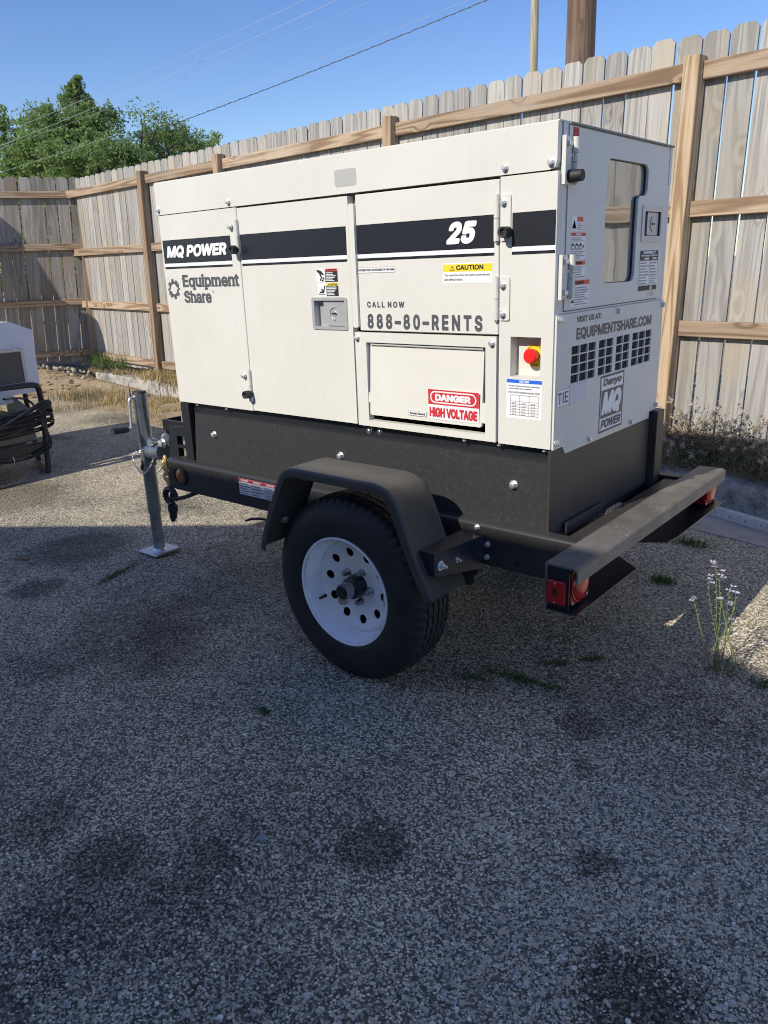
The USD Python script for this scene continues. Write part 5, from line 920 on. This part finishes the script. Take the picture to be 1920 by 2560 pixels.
# rubble by the corner
def stone(r, seed, sub=1, flat=.6):
    m = trimesh.creation.icosphere(sub, 1.0); q_ = np.random.default_rng(seed); v = m.vertices*(1+.3*(meshkit.noise(m.vertices*1.4+seed, seed)-.5)[:, None]*2); m.vertices = v*[r*q_.uniform(.9, 1.5), r*q_.uniform(.7, 1.1), r*flat]; return m
st_l = plain('pale_stone', (0.36, 0.31, 0.24), .85, var=.2); st_b = plain('bluish_stone', (.28, .31, .34), .7, var=.15, vscale=60)
rub = thing('rubble_heap', 'heap of pale broken stones and dirt by the far fence corner', 'rubble'); q = np.random.default_rng(50)
for i in range(90):
    c = np.array([-9.1, 2.95])+q.normal(0, 1, 2)*[.35, .45]; dd = np.hypot(*((c-[-9.1, 2.95])/[.5, .6])); z = .12+.22*math.exp(-dd*dd)
    m = stone(q.uniform(.010, .032), 100+i); m.apply_transform(trimesh.transformations.random_rotation_matrix(q.uniform(0, 1, 3))); m.apply_translation([c[0], c[1], z]); obj('stone', m, st_l, rub, smooth=False)
m = hull((-7.30, 3.02, 0.02), (-7.16, 3.0, .02), (-7.2, 3.06, .03), (-7.19, 3.03, .24), (-7.26, 3.05, .12)); tag(obj('wood_stake', m, plain('grey_splinter', (.2, .15, .12), .9), smooth=False), 'short pointed splinter of dark wood standing in dry grass by the kerb', 'stake')
for nm, x, y, r, m_, lab in (('pebble', -0.255, -1.102, .011, st_b, 'loose bluish pebble on the foreground asphalt'), ('pebble', -0.035, 1.03, .011, st_l, 'loose white pebble on the asphalt behind the trailer')):
    m = stone(r, 7, 2, .7); m.apply_translation([x, y, .006]); tag(obj(nm, m, m_), lab, 'pebble')
lfm = trimesh.Trimesh([(-.075, 0, .004), (-.03, .014, .012), (.03, .012, .016), (.08, 0, .006), (.03, -.012, .010), (-.03, -.013, .006)], [[0, 5, 1], [1, 5, 4], [1, 4, 2], [2, 4, 3]], process=False)
tag(obj('dead_leaf', lfm, plain('brown_leaf', (.26, .17, .11), .7), loc=(-2.977, -.423, 0), rot=Rot.from_euler('z', .55).as_matrix(), smooth=False), 'dry brown leaf on the shaded asphalt at the left', 'leaf')

# loose and embedded stones of the asphalt surface
q = np.random.default_rng(61)
pi = UsdGeom.PointInstancer.Define(stage, '/World/asphalt_stones'); tag(pi, 'pale crushed stones set in the near asphalt', kind='stuff')
pal = [(.68, .61, .49), (.54, .485, .39), (.80, .73, .58), (.37, .335, .28), (.93, .87, .72), (.60, .47, .31), (.15, .138, .12)]; rel = []
UsdGeom.Scope.Define(stage, '/World/asphalt_stones/prototypes')
for i, c in enumerate(pal):
    sm0 = plain(f'chip_{"abcdefg"[i]}', c, .75); m = stone(1.0, 300+i*3, 1, .42); o = usdkit.mesh(stage, f'/World/asphalt_stones/prototypes/chip_{i+1:03d}' if i else '/World/asphalt_stones/prototypes/chip', m, sm0, smooth=False); rel.append(o.GetPath())
pi.CreatePrototypesRel().SetTargets(rel)
N = 800000; pts = np.c_[q.uniform(-4.2, 2.0, N), q.uniform(-1.75, 2.0, N)]
v = np.c_[pts, np.zeros(N)]-CAM; zc = v@f_; X_ = 960+1941.28*(v@r_)/zc; Y_ = 1280-1941.28*(v@u_)/zc; dist = np.linalg.norm(v, axis=1)
keep = (zc > .1) & (X_ > -60) & (X_ < 1980) & (Y_ < 2620) & (q.uniform(size=N) < np.minimum(1, (2.3/dist)**2.4))
bad = np.zeros(N)
for x_, y_, r_q, dk_ in STAINS: bad = np.maximum(bad, (1-dk_)*np.clip(1.3-np.hypot(pts[:, 0]-x_, pts[:, 1]-y_)/r_q, 0, 1))
keep &= q.uniform(size=N) > bad*1.5
dens = meshkit.fbm(np.c_[pts*1.1, np.zeros(N)], 4, 77); keep &= q.uniform(size=N) < np.clip((dens-.32)*3.0, .10, .8)
pts = pts[keep]; n = len(pts); sz = np.exp(q.normal(math.log(.0023), .40, n)).clip(.0012, .0065)
print('stones', n); pi.CreatePositionsAttr(Vt.Vec3fArray.FromNumpy(np.c_[pts, sz*.12].astype(np.float32))); pi.CreateScalesAttr(Vt.Vec3fArray.FromNumpy(np.repeat(sz[:, None], 3, 1).astype(np.float32)))
ro = Rot.from_euler('zxy', np.c_[q.uniform(0, 6.28, n), q.normal(0, .25, n), q.normal(0, .25, n)]).as_quat()
pi.CreateOrientationsAttr(Vt.QuathArray([Gf.Quath(float(a[3]), float(a[0]), float(a[1]), float(a[2])) for a in ro]))
pi.CreateProtoIndicesAttr(Vt.IntArray.FromNumpy(q.choice(len(pal), n, p=[.18, .25, .08, .24, .03, .1, .12]).astype(np.int32)))
